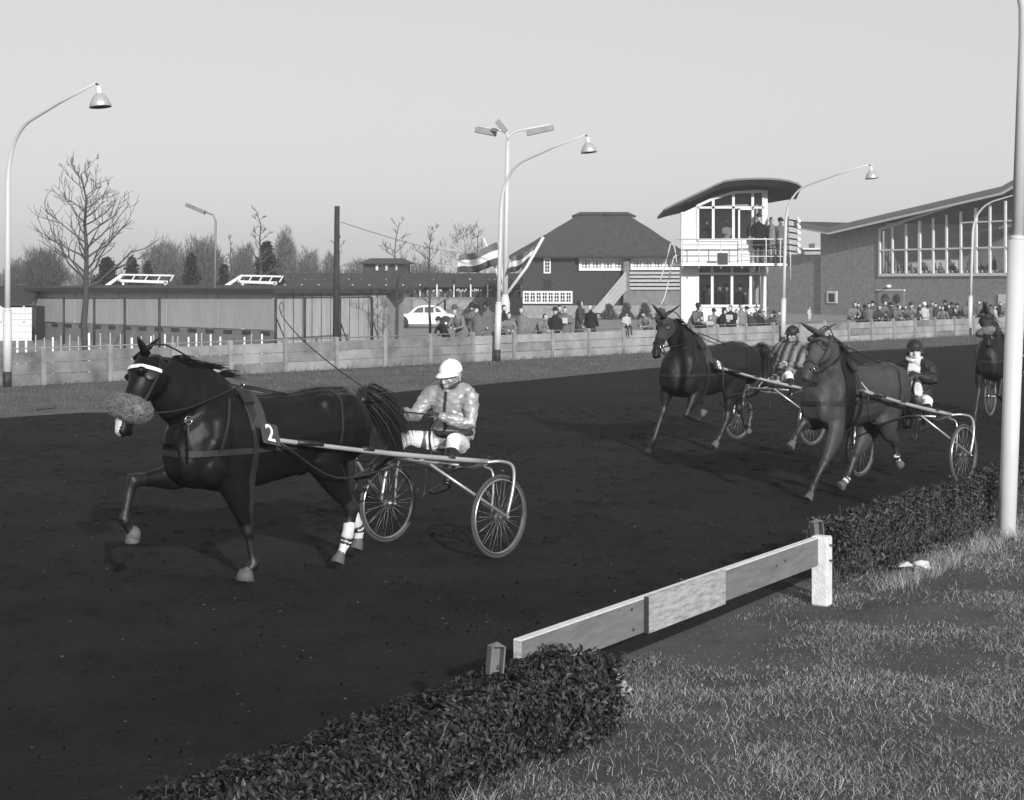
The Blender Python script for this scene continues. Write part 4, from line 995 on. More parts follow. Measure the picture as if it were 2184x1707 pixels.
def puff(name, px, Y, wpx, pytop, label, seed, mat, pybot=640, n=2600, conif=False, leaf=.32, group=None):
    """crown made of many small clump faces spread through its volume"""
    base = gpos(px, Y); root = thing(name, base, label, 'tree', group); s = Y / F; Wd = wpx * s; top = ttop(pytop, Y) - base.z; bot = max(.0, ttop(pybot, Y) - base.z)
    R_ = np.random.default_rng(seed); u = R_.random(n); 
    if conif:
        z = bot + (top - bot) * u ** 1.4; rad = Wd / 2 * (1 - (z - bot) / (top - bot)) ** .8 * (1 + .35 * np.sin(z * 5.2 + seed)) + .1; th = R_.uniform(0, 2 * np.pi, n); rr = rad * np.sqrt(R_.random(n))
        C = np.stack([rr * np.cos(th), rr * np.sin(th), z - .12 * rr], 1)
    else:
        d = R_.normal(0, 1, (n, 3)); d /= np.linalg.norm(d, axis=1)[:, None]; r = R_.random(n) ** .42
        nz_ = np.array([mn.noise((a * 1.7 + seed, b * 1.7, c * 1.7)) for a, b, c in d]); r = r * (1 + .45 * nz_)
        C = d * r[:, None] * np.array([Wd / 2, Wd / 2, (top - bot) / 2]) + np.array([0, 0, (top + bot) / 2])
    C = C[C[:, 2] > .05]; n = len(C)
    if conif: leaf_cloud('crown', C, np.tile(np.array([[0, -.3, .8]]), (n, 1)), R_.uniform(.6, 1.3, n) * leaf, mat, root, .5)
    else: # twig strokes
        dirv = (C - np.array([0, 0, bot])) ; dirv /= np.linalg.norm(dirv, axis=1)[:, None] + 1e-6; dirv += R_.normal(0, .35, (n, 3)); L = R_.uniform(.5, 1.2, n)[:, None] * leaf * 2.2
        sd = np.cross(dirv, R_.normal(0, 1, (n, 3))); sd /= np.linalg.norm(sd, axis=1)[:, None]; sd *= .028 * (Y / 150)
        vs = np.stack([C - sd, C + sd, C + dirv * L], 1).reshape(-1, 3); fs = np.arange(n * 3).reshape(-1, 3); o = fastmesh('crown', vs, fs, mat, root)
    mb = MB(); mb.tube([(0, 0, 0), (0, 0, bot + (top - bot) * .6)], [.035 * Wd + .08, .04], 6)
    if not conif:
        R2 = random.Random(seed)
        for i in range(9):
            a = R2.uniform(0, 6.28); q_ = V((0, 0, bot + (top - bot) * R2.uniform(.0, .4))); mb.tube([q_, q_ + V((math.cos(a) * Wd * .2, math.sin(a) * Wd * .2, (top - bot) * .2)), q_ + V((math.cos(a) * Wd * .36, math.sin(a) * Wd * .36, (top - bot) * .42))], [.1, .06, .02], 5)
    mb.build('trunk', m_bark, root); return root
m_ft2 = M('mid_twigs', .075, .95, .3, 1, island=.35)
puff('bushy_tree', 92, 150, 92, 533, 'dense bare crowned tree between left lamp post and big bare tree', 2, m_ft2, 640, 5200)
puff('bushy_tree', 35, 165, 60, 560, 'low bushy tree at the far left edge', 3, m_ft2, 650, 2500)
puff('conifer', 228, 120, 76, 553, 'dark low conifer behind the big bare tree', 4, m_conif, 640, 3200, True)
puff('conifer', 281, 125, 42, 552, 'small dark pointed conifer right of the big bare tree', 5, m_conif, 640, 1800, True)
puff('conifer', 315, 130, 22, 561, 'tiny dark pointed conifer left of the round grey tree', 6, m_conif, 640, 800, True)
puff('round_tree', 352, 190, 92, 521, 'broad rounded bare grey tree left of the street light', 7, m_fartree, 650, 7500)
puff('round_tree', 432, 175, 100, 512, 'tall bare bushy tree behind the street light', 8, m_fartree, 650, 7500)
puff('conifer', 408, 130, 46, 545, 'ragged dark conifer just left of the street light', 9, m_conif, 640, 2200, True)
puff('conifer', 478, 135, 34, 566, 'low dark conifer just right of the street light', 19, m_conif, 640, 1300, True)
puff('conifer', 568, 118, 78, 520, 'big dark conifer above the second white frame', 10, m_conif, 636, 4200, True)
puff('round_tree', 520, 185, 60, 526, 'bare bushy tree left of the big conifer', 20, m_fartree, 650, 4200)
puff('round_tree', 608, 195, 50, 494, 'tall narrow rounded bare tree right of the big conifer', 11, m_fartree, 650, 5200)
puff('round_tree', 657, 215, 60, 538, 'low rounded bare tree left of the dark wooden pole', 12, m_fartree, 650, 3800)
puff('round_tree', 705, 215, 46, 545, 'small far bare tree touching the dark wooden pole', 13, m_fartree, 650, 2500)
puff('round_tree', 770, 230, 70, 556, 'low far bare tree left of the pavilion', 14, m_fartree, 640, 2600)
puff('round_tree', 905, 230, 90, 560, 'low far bare tree right of the pavilion', 15, m_fartree, 640, 3200)
for i, (px, w_, top) in enumerate(((1299, 32, 651), (1336, 26, 648), (1375, 34, 649), (1240, 26, 661), (1410, 30, 660))):
    puff('shrub', px, 132, w_, top, ['rounded dark shrub at the foot of the outer stair', 'slim dark shrub right of the outer stair', 'broad dark shrub below the balcony slats', 'low dark shrub below the house windows left of the stair', 'low dark shrub near the tower foot'][i], 50 + i, m_ft2, 700, 1500, True, .22)
# distant belt of woodland
mb = MB(); R = random.Random(2)
n = 17000; px = RNG.uniform(-500, 2700, n); Y_ = RNG.uniform(240, 330, n); top = 592 + 9 * np.array([mn.noise((p * .012, 1, 0)) for p in px]) + 5 * np.array([mn.noise((p * .06, 2, 0)) for p in px])
z = (H - (top - HY) / F * Y_); zz = -.6 + (z + .6) * RNG.random(n) ** .6; C = np.stack([(px - CX) / F * Y_, Y_, zz], 1)
dv = RNG.normal(0, .4, (n, 3)) + np.array([0, 0, 1]); sd = RNG.normal(0, 1, (n, 3)); sd[:, 2] *= .2; sd = sd / np.linalg.norm(sd, axis=1)[:, None] * .16
vs = np.stack([C - sd, C + sd, C + dv * 1.3], 1).reshape(-1, 3); o = fastmesh('distant_woodland', vs, np.arange(n * 3).reshape(-1, 3), m_fartree); tag(o, 'grey line of distant bare woodland along the horizon', 'woodland', kind='stuff')
# ================================================================== HORSES, SULKIES, DRIVERS
def coat_mat(name, c, rough, spec=.5):
    return M(name, c, rough, .5, 2.6, .12, 140, spec=spec, detail=12, nrough=.70)
m_blk = coat_mat('black_horse_coat', .0065, .40, .17); m_bay = coat_mat('dark_bay_coat', .013, .44, .2); m_brn = coat_mat('brown_horse_coat', .044, .5, .2)
m_blkl = coat_mat('black_lower_leg', .007, .5); m_bayl = coat_mat('bay_lower_leg', .011, .5)
m_sock = M('white_sock', .55, .8, .15, 20); m_hoof = M('dusty_hoof', .085, .7, .25, 12); m_hood = M('hood_cloth', .06, .9, .12, 12, .2, 60)
m_hoodk = M('dark_hood_cloth', .032, .9, .12, 12, .2, 60)
m_leather = M('harness_leather', .017, .45, .25, 20); m_pad = M('saddle_cloth', .035, .9, .15, 20)
m_white2 = M('white_browband', .75, .5, .05, 30); m_fleece = M('fleece', .165, 1.0, .35, 22, 1.0, 60, island=.2)
m_ring = M('nickel_ring', .6, .2, .1, 9, metal=1.0); m_hairh = M('horse_hair', .009, .5, .4, 10, island=.5)
m_shaft = M('varnished_shaft', .36, .35, .2, 5, metal=.2); m_tubing = M('nickel_tubing', .42, .3, .15, 8, metal=.6); m_tyre = M('grey_tyre', .05, .75, .2, 8)
m_rim = M('rim_metal', .38, .3, .1, 8, metal=.7); m_spoke = M('spoke_wire', .30, .4, .1, 8, metal=.5)
m_silk = M('satin_silk', .32, .38, .50, 6, .6, 12, metal=.22, stretch=(1, 1, 1.4)); m_breech = M('white_breeches', .66, .8, .06, 8, .5, 12)
m_glove = M('dark_glove', .035, .55, .3, 30); m_boot = M('riding_boot', .012, .28, .2, 20); m_capw = M('white_cap_cloth', .80, .8, .03, 20)
m_capd = M('dark_cap_cloth', .018, .6, .2, 20); m_jackd = M('dark_racing_jacket', .018, .65, .3, 8, .6, 12); m_plate = M('number_plate', .045, .5, .15, 10)
m_stripe = M('striped_silks', .16, .6, .2, 5, .5, 12, wave=('Y', 2.6, .92, 'SIN')); m_eye = M('glossy_eye', .005, .08, .1, 30); m_collar = M('dark_collar', .03, .7, .2, 20)

class Rig:
    def __init__(self, M_, h):
        self.M = V((M_[0], M_[1], 0)); self.h = V((h[0], h[1], 0)).normalized(); self.n = V((-self.h.y, self.h.x, 0)); self.rz = math.atan2(self.h.y, self.h.x)
    def L(self, px, py, l=0.0):
        q = (px - CX) / F; x = (q * (self.M.y + l * self.n.y) - (self.M.x + l * self.n.x)) / (self.h.x - q * self.h.y)
        Y = self.M.y + x * self.h.y + l * self.n.y; return V((x, l, H - (py - HY) / F * Y))
    def world(self, p): return self.M + self.h * p.x + self.n * p.y + V((0, 0, p.z))
    def local(self, w_): d = w_ - self.M; return V((d.dot(self.h), d.dot(self.n), d.z))

def ribbon(mb, pts, nrm, wax, width, th=.006, closed=False):
    n = len(pts); vs = []; fs = []
    for p, k, wv in zip(pts, nrm, wax):
        for (a, b) in ((-1, 0), (1, 0), (1, 1), (-1, 1)): vs.append(p + wv * (width / 2 * a) + k * (th * b))
    m = n if closed else n - 1
    for i in range(m):
        j = (i + 1) % n
        for k in range(4): k2 = (k + 1) % 4; fs.append((i * 4 + k, i * 4 + k2, j * 4 + k2, j * 4 + k))
    mb.add(vs, fs, 0, False)
def wrap(bvh, c, dirs, wax, width, off=.004, th=.007, closed=False, reach=1.0):
    pts = []; nr = []
    for d in dirs:
        d = V(d).normalized(); o = V(c) + d * reach; hit = bvh.ray_cast(o, -d)
        if hit[0] is None: continue
        pts.append(hit[0] + d * off); nr.append(d)
    mb = MB()
    if len(pts) > 2:
        for _ in range(2): pts = [pts[i] if (not closed and i in (0, len(pts) - 1)) else (pts[i - 1] + pts[i] * 2 + pts[(i + 1) % len(pts)]) / 4 + nr[i] * .001 for i in range(len(pts))]
        ribbon(mb, pts, nr, [V(wax).normalized()] * len(pts), width, th, closed)
    return mb, pts
def project_path(bvh, pts, ydir, off=.006):
    out = []
    for p in pts:
        hit = bvh.ray_cast(V((p.x, ydir * 1.0, p.z)), V((0, -ydir, 0)))
        out.append(V((p.x, hit[0].y + ydir * off, p.z)) if hit[0] is not None else p)
    return out

def make_horse(rig, K, mats, label, eh=1.0, name='horse', sl=1.0, hood=None, roll=None, plate=None, brow=False, mane_wind=0.0, near_tail=None, seed=0):
    """K: joints in photo units; rig: horse-centred frame (x forward, y left)"""
    L = rig.L; root = thing(name, rig.M, label, 'horse', 'trotting race horses', rig.rz)
    mb = MB(); T = 'body'
    e = eh
    prof = [(-.86, 1.16, .10, .09), (-.80, 1.17, .22, .17), (-.66, 1.18, .30, .245), (-.48, 1.175, .325, .275), (-.22, 1.14, .32, .285), (.06, 1.11, .345, .285), (.30, 1.115, .375, .265), (.48, 1.13, .39, .245), (.64, 1.09, .35, .225), (.77, 1.05, .27, .195), (.86, 1.04, .15, .13)]
    prof = [(x * sl, z * e, hz * e, hy) for x, z, hz, hy in prof]
    mb.tube([V((x, 0, z)) for x, z, hz, hy in prof], [(hy, hz) for x, z, hz, hy in prof], 20, V((0, 1, 0)), label=T)
    mb.ell((.44 * sl, 0, 1.44 * e), (.17, .07, .10 * e), label=T)      # withers
    for s in (-1, 1):
        mb.ell((.52 * sl, s * .155, 1.12 * e), (.17, .10, .26 * e)); mb.ell((.56 * sl, s * .14, .96 * e), (.18, .10, .16 * e)); mb.ell((.74 * sl, s * .095, 1.0 * e), (.12, .095, .17 * e)); mb.tube([(.36 * sl, s * .13, 1.36 * e), (.60 * sl, s * .165, 1.12 * e), (.70 * sl, s * .13, .98 * e)], [.06, .085, .07], 12)
        mb.ell((-.60 * sl, s * .15, 1.17 * e), (.25, .125, .28 * e)); mb.ell((-.50 * sl, s * .14, 1.32 * e), (.20, .11, .13 * e)); mb.ell((-.38 * sl, s * .16, .98 * e), (.17, .10, .2 * e)); mb.ell((-.40 * sl, s * .16, 1.22 * e), (.13, .10, .24 * e)); mb.tube([(-.72 * sl, s * .12, 1.35 * e), (-.72 * sl, s * .14, 1.0 * e)], [.09, .10], 10)
    # neck and head
    nk = [L(*p, 0) for p in K['neck']]; rads = K.get('neckr', [(.17, .31), (.135, .235), (.105, .17), (.09, .125)])
    base = V((.56 * sl, 0, 1.17 * e)); npts = [base] + nk; ds = catmull(npts, 4); m = len(ds)
    rr = []
    for i in range(m):
        t = i / (m - 1) * (len(rads) - 1); k = min(len(rads) - 2, int(t)); f = t - k; rr.append((rads[k][0] * (1 - f) + rads[k + 1][0] * f, rads[k][1] * (1 - f) + rads[k + 1][1] * f))
    mb.tube(ds, rr, 16, V((0, 1, 0)), label='neck')
    hl = K.get('head_l', [0, 0, 0, 0]); hd = [L(p[0], p[1], l) for p, l in zip(K['head'], hl)]   # poll, eye level, mid nose, muzzle
    hs = K.get('hs', 1.0)
    hdir = (hd[3] - hd[0]).normalized(); sidev = V((0, 1, 0)); sidev = (sidev - hdir * sidev.dot(hdir)).normalized(); ys = K.get('yaw', 0)
    sidev = Matrix.Rotation(ys, 3, hdir) @ sidev; fr = hdir.cross(sidev)    # direction of the forehead
    if fr.x < 0: fr = -fr
    hp = catmull(hd, 4); n = len(hp); prf = [(.075, .085), (.092, .118), (.100, .140), (.096, .135), (.085, .112), (.07, .092), (.062, .078), (.058, .070), (.058, .066), (.060, .062), (.056, .056), (.052, .05), (.036, .034)]
    HP = [(a * (1 + .6 * (hs - 1)), b * (1 + .5 * (hs - 1))) for a, b in prf]
    cen = [hp[i] - fr * (HP[i][1] * .55 - .03) for i in range(n)]
    mb.tube(cen, HP[:n], 16, sidev, label='head')
    jw = cen[3] - fr * .035 * hs
    for s in (-1, 1):
        mb.ell(jw + sidev * (.055 * s * hs), (.062, .030, .075), label='head'); mb.ell(cen[3] + fr * .085 * hs + sidev * (.075 * s * hs), (.035, .03, .03), label='head')
        mb.ell(cen[10] + fr * .03 * hs + sidev * (.045 * s * hs), (.022, .016, .022), label='muzzle')
    mb.ell(cen[11] - fr * .045 * hs, (.035, .032, .03), label='muzzle')
    mb.tube([jw, nk[-1] * .4 + jw * .6], [.065, .08], 10, label='head')
    # legs
    def leg(js, l, fore, lift=None):
        p = [L(px_, py_, l) for px_, py_ in js]
        if fore:
            sh = V((.50 * sl, l * 1.05, 1.10 * e)); el, kn, fe, ht, hb = p
            pts = [sh, el, lerp(el, kn, .35), lerp(el, kn, .80), kn, lerp(kn, fe, .20), lerp(kn, fe, .80), fe, lerp(fe, ht, .5)]
            rs = [(.10, .17), (.09, .135), (.068, .096), (.042, .048), (.052, .058), (.031, .038), (.028, .036), (.043, .050), (.033, .034)]
        else:
            hip = V((-.55 * sl, l * 1.0, 1.25 * e)); st, hk, fe, ht, hb = p
            pts = [hip, st, lerp(st, hk, .45), lerp(st, hk, .82), hk, lerp(hk, fe, .25), lerp(hk, fe, .75), fe, lerp(fe, ht, .55)]
            rs = [(.13, .26), (.115, .185), (.078, .110), (.042, .062), (.050, .074), (.034, .046), (.030, .038), (.043, .052), (.033, .035)]
        mb.tube(pts[:4], rs[:4], 12, V((0, 1, 0)), label=T); mb.tube(pts[3:8], rs[3:8], 12, V((0, 1, 0)), label='low'); mb.tube([pts[6 if False else 7], pts[8], ht], [rs[7], rs[8], (.040, .042)], 10, V((0, 1, 0)), label='pastern_' + ('f' if fore else 'h'))
        dv = (hb - ht); dv = dv if dv.length > .03 else V((0, 0, -.06)); dv = dv.normalized() * .068
        mb.tube([ht + dv * -.1, ht + dv * .4, ht + dv], [(.040, .044), (.048, .053), (.056, .062)], 12, V((0, 1, 0)), label='hoof')
    leg(K['fl'], .14, True); leg(K['fr'], -.14, True); leg(K['hl'], .14, False); leg(K['hr'], -.14, False)
    # tail dock
    td = V((-.84 * sl, 0, 1.33 * e)); mb.tube([td + V((.15, 0, .0)), td, td + V((-.12, 0, .0))], [.08, .045, .035], 8, label=T)
    labels = {T: 0, 'neck': 0, 'head': 4 if hood else 0, 'muzzle': 0, 'low': 1, 'pastern_f': 1, 'pastern_h': 2, 'hoof': 3}
    def fix(c, idx):
        if hood:   # hood ends above the nostrils
            t = (c - np.array(hd[0])) @ np.array(hdir); idx = np.where((idx == 4) & (t > (hd[3] - hd[0]).length * .52), 0, idx)
        if K.get('snip'):
            p = np.array(cen[11] + fr * .045); d = np.linalg.norm((c - p) * np.array([1, 1.3, .62]), axis=1); idx = np.where(d < .052, 2, idx)
        if K.get('nosock'): idx = np.where(idx == 2, 1, idx)
        if K.get('onesock'):
            idx = np.where((idx == 2) & (c[:, 1] > -9) & (c[:, 0] > .7 * sl), 1, idx)
        return idx
    body = mb.organic('body', list(mats) + [hood or mats[0]], labels, K.get('vox', .0125), 5, root, fix=fix)
    me_ = body.data; nv_ = len(me_.vertices); co_ = np.empty(nv_ * 3, dtype=np.float32); me_.vertices.foreach_get('co', co_); co_ = co_.reshape(-1, 3); no_ = np.empty(nv_ * 3, dtype=np.float32); me_.vertices.foreach_get('normal', no_); no_ = no_.reshape(-1, 3)
    dsp_ = np.array([mn.noise((x * 5 + seed, y * 5, z * 3.2)) * .010 + mn.noise((x * 14, y * 14, z * 8 + seed)) * .0038 for x, y, z in co_]); co_ += no_ * dsp_[:, None]; me_.vertices.foreach_set('co', co_.ravel()); me_.update()
    bvh = BVHTree.FromPolygons([v.co.copy() for v in body.data.vertices], [tuple(p.vertices) for p in body.data.polygons])
    # ears
    earm = hood or mats[0]; et = K['ears']; eb = [cen[0] + fr * .06 + sidev * (.055 * s) for s in (1, -1)]
    for (tip, b_) in zip([L(*t, s * .07) for t, s in zip(et, (1, -1))], eb):
        mb = MB(); d = tip - b_; mb.tube([b_ - d * .12, b_ + d * .2, b_ + d * .5, b_ + d * .8, tip], [(.034, .028), (.038, .026), (.034, .020), (.018, .012), (.003, .003)], 10, sidev); mb.build('ear', earm, root)
    for s in (-1, 1):
        mb = MB(); mb.ell(cen[3] + fr * .075 * hs + sidev * (.092 * s * (1 + .6 * (hs - 1))), (.022, .018, .020)); mb.build('eye', m_eye, root)
        mb = MB(); mb.ell(cen[10] + fr * .028 * hs + sidev * (.063 * s * hs), (.010, .008, .014)); mb.build('nostril', m_eye, root)
    # bridle
    def ring(i, w_, name, mat, a0=0, a1=360, off=.004, th=.006, tilt=0):
        ax = (cen[min(i + 1, n - 1)] - cen[max(0, i - 1)]).normalized(); s1 = (sidev - ax * sidev.dot(ax)).normalized(); f1 = ax.cross(s1); f1 = f1 if f1.dot(fr) > 0 else -f1
        dirs = [s1 * math.sin(math.radians(a)) + f1 * math.cos(math.radians(a)) + ax * (tilt * math.cos(math.radians(a))) for a in np.linspace(a0, a1, 33)][: (32 if a1 - a0 >= 360 else 33)]
        m_, pts = wrap(bvh, cen[i], dirs, ax, w_, off, th, a1 - a0 >= 360, .35); m_.build(name, mat, root); return pts
    bpts = ring(2, .026, 'browband', m_white2 if brow else m_leather, -105, 105, .008)
    ring(8, .022, 'noseband', m_leather); ring(0, .02, 'crownpiece', m_leather, 60, 300)
    for s in (-1, 1):
        P0 = cen[2] + sidev * s * .3 - fr * .03; pts = []
        for t in np.linspace(0, 1, 12):
            c0 = lerp(cen[1], cen[10], t) - fr * (.02 + .03 * math.sin(t * 3.1)); h_ = bvh.ray_cast(c0 + sidev * s * .4, -sidev * s)
            if h_[0] is not None: pts.append(h_[0] + sidev * s * .006)
        if len(pts) > 2: mb = MB(); ribbon(mb, pts, [sidev * s] * len(pts), [fr] * len(pts), .018); mb.build('cheek_strap', m_leather, root)
        # blinker
        if K.get('blinker', True):
            q_ = cen[3] + fr * .030 * hs + sidev * (.097 * s * (1 + .6 * (hs - 1))); mb = MB(); ux = hdir; mb.ell(q_, (.055, .012, .048), R=Matrix((ux, (sidev * s + fr * .35).normalized(), ux.cross((sidev * s + fr * .35).normalized()))).transposed()); mb.build('blinker', m_leather, root)
        rg = cen[9] + sidev * s * (.075 * hs) - fr * .02; mb = MB(); cp = [rg + (hdir * math.cos(a) + fr * math.sin(a)) * .030 for a in np.linspace(0, 2 * math.pi, 17)]; mb.tube(cp, .0045, 6); mb.build('bit_ring', m_ring, root)
    if roll:
        c0 = cen[7] + fr * .035; mbn = 5200; S_ = sidev; F_ = fr; H_ = hdir
        if K.get('rollpx'):
            ea, eb_ = [L(*p_) for p_ in K['rollpx']]; c0 = (ea + eb_) / 2; S_ = (eb_ - ea).normalized(); F_ = (fr - S_ * fr.dot(S_)).normalized(); H_ = S_.cross(F_); roll = ((eb_ - ea).length / 2, roll[1], roll[2])
        R_ = np.random.default_rng(5 + seed); d = R_.normal(0, 1, (mbn, 3)); d /= np.linalg.norm(d, axis=1)[:, None]
        rx = np.array(roll); S = np.array(S_); Fv = np.array(F_); Hd = np.array(H_)
        Cc = np.array(c0) + d[:, 0:1] * S * rx[0] + d[:, 1:2] * Fv * rx[1] + d[:, 2:3] * Hd * rx[2]; dirn = d[:, 0:1] * S + d[:, 1:2] * Fv + d[:, 2:3] * Hd + R_.normal(0, .45, (mbn, 3))
        sd = np.cross(dirn, R_.normal(0, 1, (mbn, 3))); sd = sd / np.linalg.norm(sd, axis=1)[:, None] * .0035
        vs = np.stack([Cc - sd, Cc + sd, Cc + dirn * .013], 1).reshape(-1, 3); 
        mb = MB(); Rm = Matrix((S_, F_, H_)).transposed(); mb.ell(c0, [k_ * 1.02 for k_ in roll], R=Rm, nu=28, nv=18); ro = mb.build('shadow_roll', m_fleece, root)
        for v_ in ro.data.vertices: v_.co += (v_.co - c0).normalized() * (.014 * mn.noise(v_.co * 30))
        o = fastmesh('fleece_tufts', vs, np.arange(mbn * 3).reshape(-1, 3), m_fleece, ro); o['kind'] = 'stuff'
    # harness
    xg = .30 * sl; zc = 1.13 * e
    dirs = [V((0, math.sin(a), math.cos(a))) for a in np.linspace(0, 2 * math.pi, 49)[:-1]]
    m_, g_ = wrap(bvh, V((xg, 0, zc)), dirs, V((1, 0, 0)), .055, .006, .010, True); m_.build('girth', m_leather, root)
    m_, g_ = wrap(bvh, V((xg - .03, 0, zc)), [V((0, math.sin(a), math.cos(a))) for a in np.linspace(-1.25, 1.25, 25)], V((1, 0, -.1)), .14, .004, .012); m_.build('saddle_pad', m_pad, root)
    m_, g_ = wrap(bvh, V((xg + .01, 0, zc)), [V((0, math.sin(a), math.cos(a))) for a in np.linspace(-.6, .6, 15)], V((1, 0, 0)), .09, .018, .018); m_.build('saddle', m_leather, root)
    sadtop = g_[len(g_) // 2]
    zb = K.get('breast_z', 1.07) * e
    m_, g_ = wrap(bvh, V((.32 * sl, 0, zb)), [V((math.cos(a), math.sin(a), 0)) for a in np.linspace(-1.62, 1.62, 41)], V((0, 0, 1)), .045, .006, .008); m_.build('breast_strap', m_leather, root)
    for s in (1, -1):
        pth = [lerp(V((.44 * sl, 0, 1.50 * e)), V((.60 * sl, 0, zb)), t) for t in np.linspace(.1, 1, 12)]; pp = project_path(bvh, pth, s); mb = MB(); ribbon(mb, pp, [V((0, s, 0))] * len(pp), [V((1, 0, 0))] * len(pp), .024); mb.build('neck_strap', m_leather, root)
        rg = sadtop + V((0, s * .10, .012)); mb = MB(); mb.tube([rg + V((0, 0, .025)) + V((math.cos(a) * .0, math.sin(a) * .022, math.cos(a) * .022)) for a in np.linspace(0, 6.283, 15)], .004, 5); mb.build('terret_ring', m_ring, root)
    # back strap to the tail
    pts = []
    for t in np.linspace(0, 1, 24):
        x = xg * (1 - t) - .80 * sl * t; h_ = bvh.ray_cast(V((x, 0, 2.2)), V((0, 0, -1)))
        if h_[0] is not None: pts.append(h_[0] + V((0, 0, .006)))
    mb = MB(); ribbon(mb, pts, [V((0, 0, 1))] * len(pts), [V((0, 1, 0))] * len(pts), .026); mb.build('back_strap', m_leather, root)
    for s in (1, -1):    # traces towards the shaft
        pth = [V((x, 0, zb + (.30 * sl - x) * .02)) for x in np.linspace(.32 * sl, -.05, 10)]; pp = project_path(bvh, pth, s, .012); mb = MB(); ribbon(mb, pp, [V((0, s, 0))] * len(pp), [V((0, 0, 1))] * len(pp), .035); mb.build('trace', m_leather, root)
        pth = [V((-.50 * sl + .03 * t, 0, (1.48 - .42 * t) * e)) for t in np.linspace(0, 1, 12)]; pp = project_path(bvh, pth, s, .006); mb = MB(); ribbon(mb, pp, [V((0, s, 0))] * len(pp), [V((1, 0, 0))] * len(pp), .020); mb.build('hip_strap', m_leather, root)
    # overcheck
    pts = catmull([cen[0] + fr * .07 + V((0, 0, .03)), lerp(nk[-1], nk[-2], .4) + V((-.02, 0, .25)), sadtop + V((.05, 0, .04))], 6); mb = MB(); mb.tube(pts, .007, 5); mb.build('overcheck_rein', m_leather, root)
    # mane
    R_ = np.random.default_rng(seed + 77); crest = []
    for t in np.linspace(0.02, .98, 60):
        f = t * (m - 1); i = min(m - 2, int(f)); c_ = lerp(ds[i], ds[i + 1], f - i); tn = (ds[i + 1] - ds[i]).normalized(); up_ = V((0, 1, 0)).cross(tn); up_ = up_ if (up_.z - up_.x) > 0 else -up_
        crest.append((c_ + up_ * (rr[i][1] * .96), up_, tn))
    vs = []; fs = []
    def strand(p, path, w0, dirw):
        b_ = len(vs); k = len(path)
        for j, q_ in enumerate(path):
            w_ = w0 * (1 - .85 * j / (k - 1)); vs.append(q_ - dirw * w_); vs.append(q_ + dirw * w_)
        for j in range(k - 1): a_ = b_ + 2 * j; fs.append((a_, a_ + 1, a_ + 3, a_ + 2))
    for i in range(K.get('nmane', 420)):
        cst = crest[R_.integers(0, 60)]; l_ = R_.uniform(.07, .17); p = cst[0] + V((0, R_.normal(0, .012), 0)) - cst[1] * .012
        back = (V((-1, 0, .15)) * mane_wind + V((0, 1, -.55)) * (1 - mane_wind) * R_.choice([1, 1, -1]) + cst[1] * .45 + V(R_.normal(0, .16, 3))).normalized()
        drop = V((-.4 * mane_wind, 0, -.35 - .25 * (1 - mane_wind))) ; path = [p + back * l_ * t + drop * l_ * t * t * 1.1 for t in (0, .25, .5, .75, 1)]
        strand(p, path, R_.uniform(.004, .009), V((.2, .5, .8)).normalized() if i % 2 else V((.7, .1, .3)).normalized())
    mo = fastmesh('mane', [tuple(v_) for v_ in vs], fs, m_hairh, root); mo['kind'] = 'stuff'
    vs = []; fs = []; tb = td + V((-.08, 0, -.0)); TP = [L(px_, py_, l) for px_, py_, l in K['tail']]
    mb = MB(); cs_ = catmull([tb + V((.06, 0, .02))] + TP, 4); mb.tube(cs_, [(.035 + .045 * min(1, k / 6)) * (1 - .75 * max(0, k / len(cs_) - .3)) for k in range(len(cs_))], 12); mb.build('tail_core', m_hairh, root)
    for i in range(1500):
        j = R_.normal(0, 1, 3); r_ = R_.random(); path = [tb + V(j * .018)]
        ctrl = [tb] + TP; wv = [0, .04, .06, .065, .055][:len(ctrl)]
        sm_ = catmull([ctrl[k] + V(j * wv[min(k, len(wv) - 1)]) for k in range(len(ctrl))], 4); cut = int(len(sm_) * R_.uniform(.6, 1)); sm_ = sm_[:max(4, cut)]
        strand(None, sm_, R_.uniform(.002, .0045), V(R_.normal(0, 1, 3)).normalized())
    to = fastmesh('tail', [tuple(v_) for v_ in vs], fs, m_hairh, root); to['kind'] = 'stuff'
    if K.get('forelock', True) and not hood:
        vs = []; fs = []
        for i in range(60):
            p = cen[0] + fr * .08 + sidev * R_.normal(0, .03); path = [p + (fr * .25 + hdir * .8 + sidev * R_.normal(0, .15)) * t * .16 + fr * .03 for t in (0, .33, .66, 1)]; strand(p, path, .006, sidev)
        fo = fastmesh('forelock', [tuple(v_) for v_ in vs], fs, m_hairh, root); fo['kind'] = 'stuff'
    root['bit'] = tuple(cen[9] + sidev * (.08 * hs) - fr * .02); root['bitr'] = tuple(cen[9] - sidev * (.08 * hs) - fr * .02); root['sad'] = tuple(sadtop)
    return root, dict(bvh=bvh, cen=cen, sidev=sidev, fr=fr, hdir=hdir, sad=sadtop)

